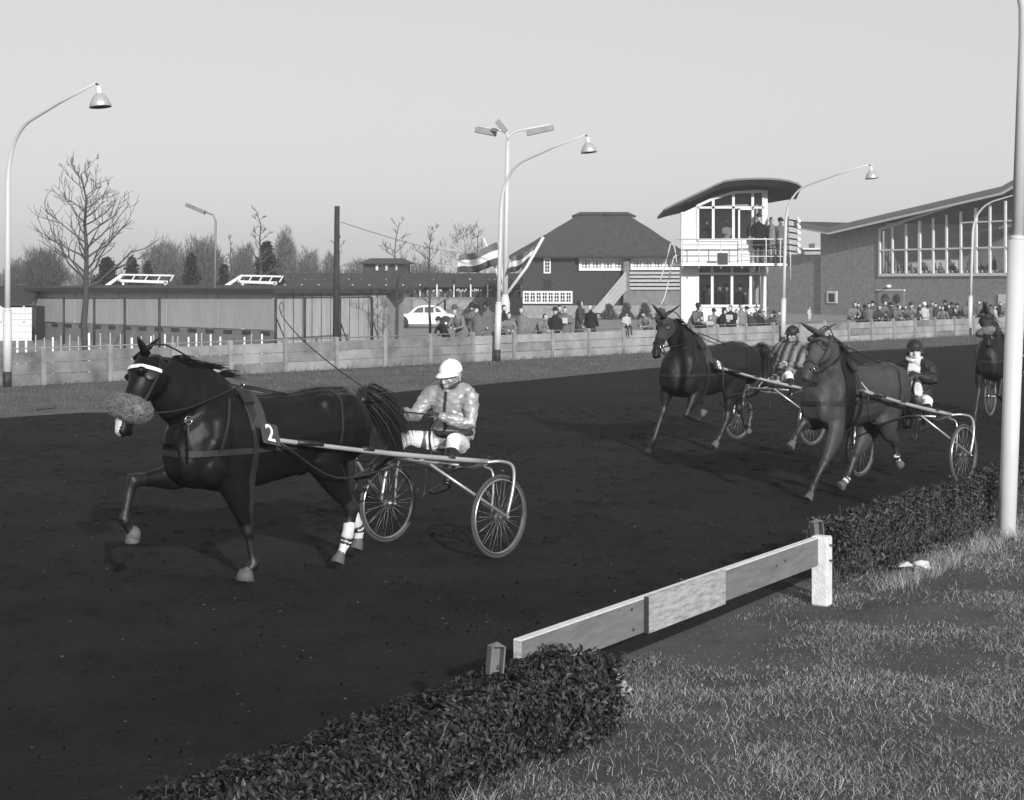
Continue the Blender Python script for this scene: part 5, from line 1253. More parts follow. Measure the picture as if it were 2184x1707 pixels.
def make_sulky(rig, label, zf=1.14, xf=2.3, name='racing_sulky'):
    root = thing(name, rig.M, label, 'sulky', 'two-wheeled racing sulkies', rig.rz); W_ = .66; R0 = .355
    mb = MB(); mb.tube([V((0, 0, -.001)), V((0, 0, R0 - .045))], .0016, 4); spoke_me = None
    for s in (1, -1):
        wo = bpy.data.objects.new('wheel', None); COL.objects.link(wo); wo.location = (0, s * W_, R0); parent(wo, root); wo.rotation_euler = (0, .3 * s, 0)
        mb = MB(); prf = [(R0 - .018 + .017 * math.cos(a), .016 * math.sin(a)) for a in np.linspace(0, 2 * math.pi, 11)]; mb.lathe(prf, (0, 0, 0), (0, 1, 0), 56); mb.build('tyre', m_tyre, wo)
        mb = MB(); prf = [(R0 - .050, .013), (R0 - .040, .016), (R0 - .038, -.016), (R0 - .050, -.013), (R0 - .050, .013)]; mb.lathe(prf, (0, 0, 0), (0, 1, 0), 56); mb.build('rim', m_rim, wo)
        mb = MB(); mb.lathe([(0, .05), (.014, .05), (.014, .035), (.028, .032), (.028, .026), (.016, .02), (.016, -.02), (.028, -.026), (.028, -.032), (.014, -.035), (.014, -.05), (0, -.05)], (0, 0, 0), (0, 1, 0), 14); mb.build('hub', m_rim, wo)
        if spoke_me is None:
            mb = MB(); mb.tube([V((0, 0, .02)), V((0, 0, R0 - .045))], .0015, 4); spoke_me = mb.mesh('spoke', m_spoke)
        for k in range(32):
            o = bpy.data.objects.new('spoke', spoke_me); COL.objects.link(o); a = 2 * math.pi * k / 32; o.rotation_euler = (.075 * (1 if k % 2 else -1), a, 0); off = .022 * (-1 if k % 2 else 1)
            o.location = (math.sin(a) * .0, off, 0); parent(o, wo)
        fr_ = V((xf, s * .36, zf)); re = V((-.05, s * .50, .80))
        mb = MB(); pts = [fr_ + V((.12, -.01 * s, .02)), fr_, lerp(fr_, re, .5) + V((0, 0, -.015)), re]; mb.tube(catmull(pts, 4), [.015] * 4 + [.018] * 4 + [.021] * 5, 12); sh = mb.build('shaft', m_shaft, root)
        for (t, w_) in ((.14, .16), (.40, .07), (.80, .05)):
            c0 = lerp(fr_, re, t); d = (re - fr_).normalized(); mb = MB(); mb.tube([c0 - d * w_ * .8, c0 + d * w_ * .8], .0225, 12); mb.build('leather_binding', m_leather, sh)
        mb = MB(); mb.tube(catmull([re + V((.05, 0, 0)), V((-.10, s * .60, .805)), V((-.12, s * .71, .765)), V((-.07, s * .755, .60)), V((0, s * .745, R0))], 5), .014, 10); mb.build('arch_tube', m_tubing, root)
        mb = MB(); mb.tube([V((.62, s * .445, .83)), V((0, s * .755, R0))], .013, 10); mb.build('brace', m_tubing, root)
        mb = MB(); mb.tube(catmull([V((-.02, s * .47, .76)), V((-.03, s * .565, .70)), V((0, s * .575, R0))], 4), .010, 8); mb.build('inner_fork', m_tubing, root)
        mb = MB(); mb.tube([V((0, s * .56, R0)), V((0, s * .77, R0))], .009, 8); mb.build('axle_pin', m_tubing, root)
        st = V((.66, s * .40, .58)); mb = MB(); mb.tube(catmull([V((.64, s * .42, .83)), st + V((-.02, 0, .03)), st + V((.02, 0, -.03)), st + V((.09, 0, .0)), st + V((.08, .02 * s, .06))], 4), .009, 6); mb.build('foot_stirrup', m_leather, root)
        mb = MB(); mb.tube(catmull([fr_ + V((-.05, 0, -.03)), V((1.6, s * .37, .80)), V((.9, s * .42, .84)), V((.35, s * .47, .77)), V((.05, s * .49, .83))], 5), .009, 6); mb.build('tie_strap', m_leather, root)
    mb = MB(); mb.tube(catmull([V((-.02, -.50, .79)), V((-.03, -.25, .73)), V((-.03, .25, .73)), V((-.02, .50, .79))], 5), .016, 10); mb.build('cross_bar', m_tubing, root)
    mb = MB(); mb.tube([V((.30, -.47, .80)), V((.30, .47, .80))], .012, 8); mb.build('front_bar', m_tubing, root)
    mb = MB(); mb.tube([V((-.16, 0, .845)), V((.16, 0, .845))], [(.16, .020), (.13, .020)], 14, V((0, 1, 0))); mb.build('seat', m_leather, root)
    mb = MB(); mb.tube([V((-.1, -.1, .83)), V((-.03, -.12, .73))], .009, 6); mb.tube([V((-.1, .1, .83)), V((-.03, .12, .73))], .009, 6); mb.tube([V((.1, 0, .83)), V((.3, 0, .80))], .009, 6); mb.build('seat_bracket', m_tubing, root)
    return root

def head_shape(mb, c, f, u, s=1.0):
    f = V(f).normalized(); u = V(u); u = (u - f * u.dot(f)).normalized(); l = u.cross(f); R = Matrix((f, l, u)).transposed()
    def p(a, b, d): return V(c) + R @ V((a * s, b * s, d * s))
    def E(a, b, d, r): mb.ell(p(a, b, d), [k * s for k in r], R=R, label='head')
    E(-.012, 0, .022, (.098, .077, .103)); E(.038, 0, -.02, (.058, .060, .078)); E(.035, 0, -.070, (.056, .050, .048)); E(.066, 0, -.100, (.024, .028, .020))
    mb.tube([p(.088, 0, .028), p(.108, 0, -.002), p(.118, 0, -.026), p(.098, 0, -.034)], [.010 * s, .011 * s, .015 * s, .014 * s], 8, label='head')
    mb.tube([p(.082, -.045, .030), p(.095, 0, .034), p(.082, .045, .030)], .011 * s, 6, label='head')
    for b in (-1, 1): E(.066, .036 * b, -.024, (.026, .022, .022)); E(-.004, .079 * b, -.008, (.020, .010, .034))
    mb.tube([p(.090, -.022, -.058), p(.100, 0, -.057), p(.090, .022, -.058)], .007 * s, 6, label='lips'); mb.tube([p(.088, -.018, -.070), p(.097, 0, -.071), p(.088, .018, -.070)], .008 * s, 6, label='head')
    return R
def eyes(c, R, root, s=1.0):
    for b in (-1, 1):
        mb = MB(); mb.ell(V(c) + R @ V((.0860 * s, .031 * b * s, .008 * s)), (.010 * s, .012 * s, .006 * s), R=R); mb.build('eye', m_hair, root)
def cap(c, R, root, mat, s=1.0, brim=True, name='cap'):
    mb = MB(); vs = []; fs = []; nu = 24; nv = 8
    for j in range(nv + 1):
        th = math.pi / 2 * j / nv * 1.08
        for k in range(nu):
            a = 2 * math.pi * k / nu; x = .112 * math.sin(th) * math.cos(a); y = .089 * math.sin(th) * math.sin(a); z = .092 * math.cos(th) + .042 + .02 * (x < 0) * 0
            vs.append(V(c) + R @ V(((x - .012) * s, y * s, z * s)))
    for j in range(nv):
        for k in range(nu): k2 = (k + 1) % nu; fs.append((j * nu + k, (j + 1) * nu + k, (j + 1) * nu + k2, j * nu + k2))
    mb.add(vs, fs, 0, True); mb.ell(V(c) + R @ V((-.012 * s, 0, .136 * s)), (.010, .010, .006), R=R, nu=8, nv=5)
    if brim:
        vs = []; fs = []; m = 12
        for r_ in (0, .5, 1):
            for k in range(m + 1):
                a = math.radians(-68 + 136 * k / m); rr_ = .100 + r_ * .062 * math.cos(a) ** .5; vs.append(V(c) + R @ V(((math.cos(a) * (rr_ + .012) - .006) * s, math.sin(a) * (.092 + .012 * r_) * s, (.048 - .020 * r_ - .012 * math.sin(a) ** 2) * s)))
        n0 = len(vs); vs += [v_ - R @ V((0, 0, .005 * s)) for v_ in vs]
        for i in range(2):
            for k in range(m): q_ = i * (m + 1) + k; fs.append((q_, q_ + 1, q_ + m + 2, q_ + m + 1)); fs.append((n0 + q_, n0 + q_ + m + 1, n0 + q_ + m + 2, n0 + q_ + 1))
        for k in range(m): q_ = 2 * (m + 1) + k; fs.append((q_, q_ + 1, n0 + q_ + 1, n0 + q_))
        mb.add(vs, fs, 0, True)
    return mb.build(name, mat, root)
def hand_shape(mb, wrist, d, palm_n, side, s=1.0, label='hand', curl=1.5):
    """palm plus four curled fingers and a thumb; d wrist->knuckles, palm_n direction the fingers curl towards, side = thumb side"""
    d = V(d).normalized(); pn = V(palm_n); pn = (pn - d * pn.dot(d)).normalized(); sd = d.cross(pn) * side
    pc = V(wrist) + d * .045 * s; mb.tube([wrist, pc, pc + d * .045 * s], [(.026 * s, .020 * s), (.040 * s, .017 * s), (.040 * s, .014 * s)], 10, sd, label=label)
    for k, (o_, ln) in enumerate(((.030, .068), (.010, .076), (-.010, .070), (-.029, .056))):
        p0 = pc + d * .035 * s + sd * o_ * s; a = 0; pts = [p0]
        for seg_ in (.42, .33, .25):
            a += curl * .52; dd = d * math.cos(a) + pn * math.sin(a); pts.append(pts[-1] + dd * (ln * seg_ * s))
        mb.tube(pts, [.0098 * s, .0092 * s, .0086 * s, .007 * s], 7, label=label)
    t0 = V(wrist) + d * .02 * s + sd * .026 * s; mb.tube([t0, t0 + (sd * .6 + d * .6 + pn * .4) * .035 * s, t0 + (sd * .25 + d * .9 + pn * 1.0) * .052 * s], [.013 * s, .0115 * s, .009 * s], 7, label=label)

def driver(rig, J, mats, label, capm, vox=.0085, seed=0, silk='jacket', open_front=False):
    L = rig.L; root = thing('person', rig.M, label, 'driver', 'sulky drivers', rig.rz); g = {k: L(*v) for k, v in J.items() if k not in ('face', 'up', 'pz', 'hs')}
    mb = MB(); pel = V((-.14, 0, .93)) if 'pel' not in J else g['pel']; sd = (g['lsh'] - g['rsh']).normalized(); nb = lerp(g['lsh'], g['rsh'], .5) + V((0, 0, .045))
    chest = lerp(pel, nb, .62) + V((-.02, 0, 0)); waist = lerp(pel, nb, .28) + V((-.03, 0, 0))
    mb.tube([pel + V((0, 0, -.05)), pel + V((0, 0, .04))], [(.165, .135), (.165, .125)], 18, V((0, 1, 0)), label='legs')
    mb.tube([pel + V((0, 0, .05)), waist, chest, lerp(chest, nb, .72)], [(.190, .15), (.190, .15), (.200, .155), (.196, .12)], 20, sd, label='torso')
    mb.tube([lerp(chest, nb, .72), nb], [(.190, .115), (.095, .085)], 16, sd, label='torso')
    f = V(J['face']); u = V(J.get('up', (0, 0, 1))); hc = g['head']
    mb.tube([nb - V((0, 0, .03)), lerp(nb, hc, .35)], [.075, .066], 12, label='collar'); mb.tube([lerp(nb, hc, .3), hc - u * .06 - f * .02], [.055, .055], 12, label='head')
    HS = J.get('hs', 1.12); R = head_shape(mb, hc, f, u, HS)
    for s, a in ((1, 'l'), (-1, 'r')):
        sh, el, ha = g[a + 'sh'], g[a + 'el'], g[a + 'ha']; mb.ell(sh - V((0, .03 * s, .02)), (.072, .072, .065), label='torso'); mb.tube([nb + V((0, 0, -.01)), lerp(nb, sh, .5) + V((0, 0, .002)), sh], [.075, .075, .066], 12, label='torso'); mb.tube([lerp(chest, sh, .35), lerp(sh, el, .25)], [.11, .075], 12, label='torso')
        mb.tube([sh, lerp(sh, el, .5), el, lerp(el, ha, .35), lerp(el, ha, .84)], [.072, .070, .060, .058, .040], 14, label='sleeve')
        wr = lerp(el, ha, .86); d = (ha - el).normalized(); mb.tube([lerp(el, ha, .80), lerp(el, ha, .92)], [.036, .031], 10, label='hand')
        hand_shape(mb, wr, d, V((0, -s * .8, -.7)), 1 if s > 0 else -1, 1.12)
        kn, an = g[a + 'kn'], g[a + 'an']; hip = pel + V((.02, .09 * s, -.01)); mb.tube([hip, lerp(hip, kn, .5), kn], [.098, .083, .066], 14, label='legs'); t_ = J.get('boot', .35) if not isinstance(J.get('boot', .35), tuple) else .35
        mb.tube([kn, lerp(kn, an, .28)], [.064, .058], 12, label='legs'); mb.tube([lerp(kn, an, .26), lerp(kn, an, .4), lerp(kn, an, .62), an], [.060, .062, .056, .042], 12, label='boot')
        fd = V((1, 0, -.15)) if (an - kn).z < -.15 else V((.6, 0, .5)); fd.normalize(); mb.tube([an + V((-.03, 0, -.02)), an + fd * .07 + V((0, 0, -.035)), an + fd * .20 + V((0, 0, -.035))], [(.038, .042), (.042, .036), (.034, .020)], 10, V((0, 1, 0)), label='boot')
    # sleeve folds and jacket wrinkles as real relief
    labels = dict(torso=0, sleeve=0, legs=1, head=2, lips=2, hair=3, boot=4, hand=5, collar=6)
    Rn = np.array(R.transposed()); hcn = np.array(hc)
    def fix(c, idx):
        q_ = (c - hcn) @ Rn.T; idx = np.where((idx == 2) & (q_[:, 0] < -.012) & (q_[:, 2] > -.045) & (np.abs(q_[:, 1]) < .076), 3, idx)
        if open_front:
            A = np.array(pel); ax = np.array((nb - pel).normalized()); sdn = np.array(sd); fn_ = np.cross(sdn, ax); fn_ = fn_ if fn_[0] > 0 else -fn_
            r_ = c - A; idx = np.where((idx == 0) & (r_ @ fn_ > -.02) & (np.abs(r_ @ sdn - .07) < .075), 7, idx)
        return idx
    b = mb.organic('body', mats, labels, vox, 4, root, fix=fix)
    me = b.data; n = len(me.vertices); co = np.empty(n * 3, dtype=np.float32); me.vertices.foreach_get('co', co); co = co.reshape(-1, 3); no = np.empty(n * 3, dtype=np.float32); me.vertices.foreach_get('normal', no); no = no.reshape(-1, 3)
    mi = np.zeros(n, dtype=np.int32); 
    for p in me.polygons:
        for vi in p.vertices: mi[vi] = p.material_index
    amp = np.array([.0085 if k in (0,) else (.005 if k == 1 else (.003 if k == 4 else 0)) for k in mi])
    dsp = np.array([mn.noise((x * 14 + seed + z * 9, y * 16, z * 26)) + .9 * mn.noise((x * 34 + z * 30, y * 12 + z * 30, seed)) if a > 0 else 0 for (x, y, z), a in zip(co, amp)])
    co += no * (amp * dsp)[:, None]; me.vertices.foreach_set('co', co.ravel()); me.update()
    cb = nb + V((0, 0, .03)) + (hc - nb) * .10; cl = []
    for k in range(25):
        a_ = 2 * math.pi * k / 24; cl.append(cb + R @ V((math.cos(a_) * .082 + .008, math.sin(a_) * .082, -.022 * math.cos(a_))))
    mb = MB(); mb.tube(cl, .021, 10); mb.build('collar', mats[6], root)
    if not open_front:
        ax_ = (nb - pel).normalized(); fn2 = V(sd).cross(ax_); fn2 = fn2 if fn2.x > 0 else -fn2; bv = BVHTree.FromPolygons([v_.co.copy() for v_ in b.data.vertices], [tuple(p_.vertices) for p_ in b.data.polygons]); pp = []
        for t_ in np.linspace(.10, .93, 22):
            c0_ = lerp(pel, nb, t_); h_ = bv.ray_cast(c0_ + fn2 * .09, fn2)
            h_ = bv.ray_cast(c0_ + fn2 * .5, -fn2) if h_[0] is None else h_
            if h_[0] is not None: pp.append(h_[0] + fn2 * .004)
        if len(pp) > 3: mb = MB(); ribbon(mb, pp, [fn2] * len(pp), [V(sd)] * len(pp), .028, .004); mb.build('front_placket', mats[6], root)
        mb = MB(); wb = [pel + V((0, 0, .09)) + V((math.cos(a_) * .150, math.sin(a_) * .196, 0)) for a_ in np.linspace(0, 2 * math.pi, 33)]; mb.tube(wb, [(.006, .022)] * 33, 8, V((0, 0, 1)) if False else None); mb.build('waistband', mats[6], root)
    eyes(hc, R, root, HS); cap(hc, R, root, capm, HS * .97)
    for (pa, pb, nm_) in (((.094, -.020, -.0635), (.094, .020, -.0635), 'mouth'), ((.094, .016, .026), (.086, .046, .026), 'eyebrow'), ((.094, -.016, .026), (.086, -.046, .026), 'eyebrow')):
        mb = MB(); a_ = hc + R @ (V(pa) * HS); b_ = hc + R @ (V(pb) * HS); mb.tube([a_, (a_ + b_) / 2 + R @ V((.006, 0, .002)), b_], .0042, 6); mb.build(nm_, m_hair, root)
    return root, g, R

TRO = []
# ---------------------------------------------------------------- near team (number 2)
rh2 = Rig((-1.89, 13.03), (-.73, -.68)); rs2 = Rig((-.61, 14.53), (-.65, -.76))
K2 = dict(neck=[(428, 868), (380, 838), (338, 792)], neckr=[(.19, .36), (.16, .31), (.125, .235), (.095, .16)], forelock=False,
          head=[(312, 762), (296, 818), (272, 872), (258, 930)], ears=[(293, 718), (341, 720)], yaw=.12, head_l=[0, .05, .11, .18], hs=1.27,
          fl=[(503, 1040), (530, 1136), (541, 1203), (525, 1222), (512, 1248)], fr=[(405, 1012), (282, 1026), (266, 1110), (281, 1140), (283, 1178)],
          hl=[(684, 985), (752, 1086), (738, 1158), (726, 1185), (716, 1212)], hr=[(700, 975), (744, 1072), (765, 1130), (764, 1155), (758, 1176)],
          tail=[(785, 846, -.05), (822, 885, -.02), (842, 932, .0), (852, 968, .0)], snip=True, rollpx=((229, 858, .05), (321, 884, .36)), breast_z=1.06, blinker=True)
h2, i2 = make_horse(rh2, K2, [m_blk, m_blkl, m_sock, m_hoof], 'nearest black trotter wearing number 2, pale browband and grey fleece noseband', name='horse', roll=(.185, .085, .088), brow=True, mane_wind=.9, seed=1, sl=1.04)
s2 = make_sulky(rs2, 'nearest two-wheeled sulky behind the black number 2 trotter', xf=2.22)
J2 = dict(head=(961, 802, .0), lsh=(1004, 842, .18), rsh=(925, 832, -.19), lel=(1003, 905, .25), rel=(884, 888, -.28), lha=(928, 886, .06), rha=(853, 878, -.10), lkn=(968, 940, .26), rkn=(868, 934, -.27), lan=(952, 1030, .36), ran=(792, 1000, -.34), face=(.93, -.02, -.34), up=(.12, 0, 1))
J2['face'] = tuple(V((.93, .18, -.20)).normalized())
d2, g2, R2 = driver(rs2, J2, [m_silk, m_breech, m_skin, m_hair, m_boot, m_glove, m_collar, m_silk], 'driver in white cap, satin jacket and white breeches on the nearest sulky', m_capw, seed=3)
# ---------------------------------------------------------------- number 8
rh8 = Rig((2.76, 23.24), (-.78, -.62)); rs8 = Rig((3.82, 24.3), (-.707, -.707))
K8 = dict(neck=[(1468, 752), (1446, 722), (1428, 692)], neckr=[(.17, .30), (.14, .25), (.11, .19), (.09, .13)],
          head=[(1417, 682), (1413, 706), (1403, 735), (1398, 764)], ears=[(1390, 649), (1452, 650)], yaw=.25, head_l=[0, .04, .09, .15], hs=1.05,
          fl=[(1489, 832), (1462, 886), (1490, 896), (1499, 884), (1503, 873)], fr=[(1424, 825), (1414, 878), (1392, 948), (1384, 962), (1374, 974)],
          hl=[(1560, 815), (1553, 893), (1534, 934), (1527, 946), (1520, 956)], hr=[(1566, 812), (1578, 872), (1590, 905), (1596, 915), (1598, 926)],
          tail=[(1622, 745, 0), (1632, 775, 0), (1630, 815, 0)], nosock=True, vox=.016)
h8, i8 = make_horse(rh8, K8, [m_bay, m_bayl, m_sock, m_hoof], 'dark trotter wearing number 8 and a dark ear hood, farther along the track', hood=m_hoodk, mane_wind=.5, seed=2)
s8 = make_sulky(rs8, 'sulky of the dark number 8 trotter, behind the brown horse', xf=1.72, zf=1.16)
J8 = dict(head=(1690, 715, 0), lsh=(1710, 741, .18), rsh=(1667, 738, -.19), lel=(1706, 779, .27), rel=(1645, 756, -.28), lha=(1678, 777, .1), rha=(1629, 766, -.16), lkn=(1683, 800, .24), rkn=(1640, 795, -.27), lan=(1688, 845, .36), ran=(1610, 835, -.34), face=(.95, .25, -.05))
d8, g8, R8 = driver(rs8, J8, [m_stripe, m_breech, m_skin, m_hair, m_boot, m_skin, m_collar, m_stripe], 'driver in dark cap and striped silks on the number 8 sulky', m_capd, vox=.011, seed=5)
# ---------------------------------------------------------------- brown horse
rh3 = Rig((3.83, 18.59), (-.73, -.68)); rs3 = Rig((4.675, 19.58), (-.65, -.76))
K3 = dict(neck=[(1784, 815), (1775, 775), (1756, 727)], neckr=[(.18, .31), (.155, .26), (.12, .20), (.09, .13)],
          head=[(1746, 722), (1740, 750), (1727, 780), (1717, 812)], ears=[(1705, 687), (1783, 690)], yaw=.25, head_l=[0, .04, .09, .15], hs=1.1,
          fl=[(1782, 930), (1756, 992), (1734, 1040), (1728, 1056), (1718, 1074)], fr=[(1748, 900), (1712, 903), (1696, 934), (1690, 946), (1681, 960)],
          hl=[(1888, 905), (1910, 945), (1912, 975), (1916, 986), (1922, 996)], hr=[(1852, 915), (1822, 982), (1806, 1022), (1798, 1032), (1788, 1042)],
          tail=[(1925, 840, 0), (1935, 880, 0), (1934, 915, 0)], vox=.014, onesock=True)
h3, i3 = make_horse(rh3, K3, [m_brn, coat_mat('brown_lower_leg', .018, .5), m_sock, m_hoof], 'brown trotter in grey ear hood with white hind pasterns, nearest the hedge', hood=m_hood, mane_wind=.2, seed=3, sl=.95, eh=.96)
s3 = make_sulky(rs3, 'sulky behind the brown hooded trotter, right wheel beside the hedge', xf=1.74, zf=1.15)
J3 = dict(head=(1951, 750, 0), lsh=(1982, 781, .20), rsh=(1919, 781, -.20), lel=(1991, 812, .24), rel=(1900, 807, -.30), lha=(1956, 799, .13), rha=(1889, 792, -.20), lkn=(1978, 856, .26), rkn=(1916, 852, -.27), lan=(1974, 905, .34), ran=(1912, 905, -.34), face=(.88, .48, .02))
d3, g3, R3 = driver(rs3, J3, [m_jackd, m_breech, m_skin, m_hair, m_boot, m_glove, m_breech, m_breech], 'driver in dark cap and open dark jacket over white shirt behind the brown horse', m_capd, vox=.010, seed=9, open_front=True)

# reins, number plates, whip ------------------------------------------------
def wl(rig, p): return rig.world(V(p))
def rein(hroot, hrig, info, srig, gh, side, label=None, sag=.03, name='rein'):
    s = 1 if side == 'l' else -1; bit = wl(hrig, hroot['bit' if s > 0 else 'bitr']); sad = wl(hrig, info['sad'] + V((0, s * .10, .04))); hand = srig.world(gh[side + 'ha']); 
    nkp = wl(hrig, V((.62, s * .24, 1.22))); 
    p = catmull([bit, lerp(bit, sad, .4) + hrig.n * s * .06 - V((0, 0, .05)), sad], 6)[:-1] + catmull([sad, lerp(sad, hand, .5) - V((0, 0, sag)), hand], 8)
    o0 = hrig.M; mb = MB(); Rz = Matrix.Rotation(-hrig.rz, 3, 'Z'); mb.tube([Rz @ (q_ - o0) for q_ in p], .0075, 6); return mb.build(name, m_leather, hroot)
for (hr_, rg_, inf, sr_, gh) in ((h2, rh2, i2, rs2, g2), (h8, rh8, i8, rs8, g8), (h3, rh3, i3, rs3, g3)):
    for side in 'lr': rein(hr_, rg_, inf, sr_, gh, side)
# loose rein ends below the hands
for (dr, sr_, gh, n_) in ((d2, rs2, g2, 4), (d3, rs3, g3, 3)):
    for k in range(n_):
        h0 = gh['lha'] + V((0, -.02 + .015 * k, -.02)); mb = MB(); mb.tube(catmull([h0, h0 + V((.02 + .012 * k, -.03, -.12)), h0 + V((-.02 + .05 * k, -.05 + .03 * k, -.27)), h0 + V((-.04 + .05 * k, -.02 + .04 * k, -.38))], 5), .009, 5); mb.build('rein_end', m_leather, dr)
# ring on the near rein of number 2
c_ = rh2.L(402, 897, .30); mb = MB(); mb.tube([c_ + V((math.cos(a) * .030, 0, math.sin(a) * .030)) for a in np.linspace(0, 6.283, 21)], .0045, 6); mb.build('martingale_ring', m_ring, h2)
mb = MB(); mb.tube([c_ + V((0, 0, -.03)), rh2.L(400, 985, .22)], .008, 5); mb.build('martingale_strap', m_leather, h2)
def plate(hroot, rig, corners, l0, l1, digit, mat=m_plate):
    p = [rig.L(px, py, l) for (px, py), l in zip(corners, (l0, l1, l1, l0))]; mb = MB(); nrm = (p[1] - p[0]).cross(p[3] - p[0]).normalized(); nrm = nrm if nrm.y > 0 else -nrm
    mb.quadprism(p, nrm * -.008); po = mb.build('number_plate', mat, hroot)
    if digit:
        cu = bpy.data.curves.new('t', 'FONT'); cu.body = digit; cu.size = 1; cu.align_x = 'CENTER'; cu.align_y = 'CENTER'; cu.extrude = .01; cu.offset = .012; to = bpy.data.objects.new('t', cu); COL.objects.link(to)
        dg = bpy.context.evaluated_depsgraph_get(); dg.update(); me = bpy.data.meshes.new_from_object(to.evaluated_get(dg)); bpy.data.objects.remove(to)
        x = (p[1] - p[0] + p[2] - p[3]) / 2; y = (p[0] - p[3] + p[1] - p[2]) / 2; c = (p[0] + p[1] + p[2] + p[3]) / 4
        for v_ in me.vertices: v_.co = c + x * v_.co.x * .95 + y * v_.co.y * 1.08 + nrm * (.003 + v_.co.z * .3)
        me.name = 'digit'; me.materials.clear(); me.materials.append(m_white2); o = bpy.data.objects.new('digit', me); COL.objects.link(o); parent(o, po)
    return po
plate(h2, rh2, [(552, 897), (591, 908), (600, 953), (562, 944)], .43, .46, '2')
plate(h8, rh8, [(1522, 764), (1539, 772), (1545, 794), (1528, 786)], .42, .45, '8')
plate(h3, rh3, [(1838, 816), (1852, 833), (1886, 845), (1842, 846)], .30, .42, None, m_whitew)
# whip held by the near driver
hw = rs2.world(g2['rha']); p0 = hw + V((.02, 0, -.02))
pts = [p0, P(783, 832, 13.3), P(700, 772, 13.0), P(640, 720, 12.9), P(606, 680, 12.9), P(596, 655, 12.9), P(602, 645, 12.9), P(604, 660, 12.9), P(600, 668, 12.9)]
mb = MB(); mb.tube([p - p0 for p in catmull(pts, 5)], [.0060 - .0038 * min(1, i / 34) for i in range(41)], 6); o = mb.build('shaft', m_whitew if False else m_pad, None)
wr_ = thing('driving_whip', p0, 'long thin driving whip with a curled tip held by the nearest driver', 'whip'); parent(o, wr_)
p0 = rs3.world(g3['rha']); wr_ = thing('driving_whip', p0, 'short whip with a pale knob in the fist of the driver behind the brown horse', 'whip')
mb = MB(); mb.tube([V((0, 0, -.12)), V((-.03, 0, .06))], .008, 6); mb.build('shaft', m_leather, wr_); mb = MB(); mb.ell((-.035, 0, .07), (.016, .016, .016)); mb.build('knob', m_white, wr_)
mb = MB(); mb.ell(rh2.L(497, 842, 0), (.10, .10, .055), nu=16, nv=10); mb.build('withers_pad', m_hairh, h2)
for (l_, hk_, fe_) in ((.14, (752, 1086), (738, 1158)), (-.14, (744, 1072), (765, 1130))):
    a_ = rh2.L(*hk_, l_); b_ = rh2.L(*fe_, l_); mb = MB(); mb.tube([lerp(a_, b_, .38), lerp(a_, b_, .46), lerp(a_, b_, .64), lerp(a_, b_, .82), lerp(a_, b_, .88)], [.038, .050, .046, .050, .040], 14); mb.build('leg_bandage', m_sock, h2)
# hoof boot on the raised leg of number 2
c_ = rh2.L(284, 1140, -.14); mb = MB(); mb.ell(c_, (.056, .060, .064), nu=20, nv=14); mb.build('hoof_boot', m_hoof, h2)
c_ = rh2.L(522, 1228, .14); mb = MB(); mb.tube([c_ + V((-.01, 0, .045)), c_ + V((.0, 0, -.035))], [.048, .078], 16); mb.build('hoof_boot', m_hoof, h2)
# ---------------------------------------------------------------- fourth team at the right edge (copies)
def place_copy(src, M_, rz, label, group=None):
    c = copy_tree(src); c.location = M_; c.rotation_euler = (0, 0, rz); c['label'] = label; return c
M4 = G(2122, 905); M4 = V((8.0, 27.3, 0)); a4 = math.atan2(-.84, -.54)
h4 = place_copy(h8, M4, a4, 'dark trotter with thick pale fleece noseband, farthest right behind the white pole')
for k in list(KIDS[h4.name]):
    if k.name.startswith('number_plate') or k.name.startswith('rein'):
        for q_ in KIDS.get(k.name, []): bpy.data.objects.remove(q_)
        bpy.data.objects.remove(k)
KIDS[h4.name] = []
c0 = i8['cen'][7] + i8['fr'] * .03
mb = MB(); Rm = Matrix((i8['sidev'], i8['fr'], i8['hdir'])).transposed(); mb.ell(c0, (.17, .09, .075), R=Rm, nu=24, nv=16); ro = mb.build('shadow_roll', m_fleece, h4)
for v_ in ro.data.vertices: v_.co += (v_.co - c0).normalized() * (.02 * mn.noise(v_.co * 26))
rs4 = V((8.0, 27.3, 0)) - V((-.54, -.84, 0)).normalized() * 1.6
place_copy(s8, rs4, a4, 'sulky mostly hidden behind the tall white pole at the right edge')
place_copy(d8, rs4, a4, 'driver in striped silks just beyond the right edge of the picture')
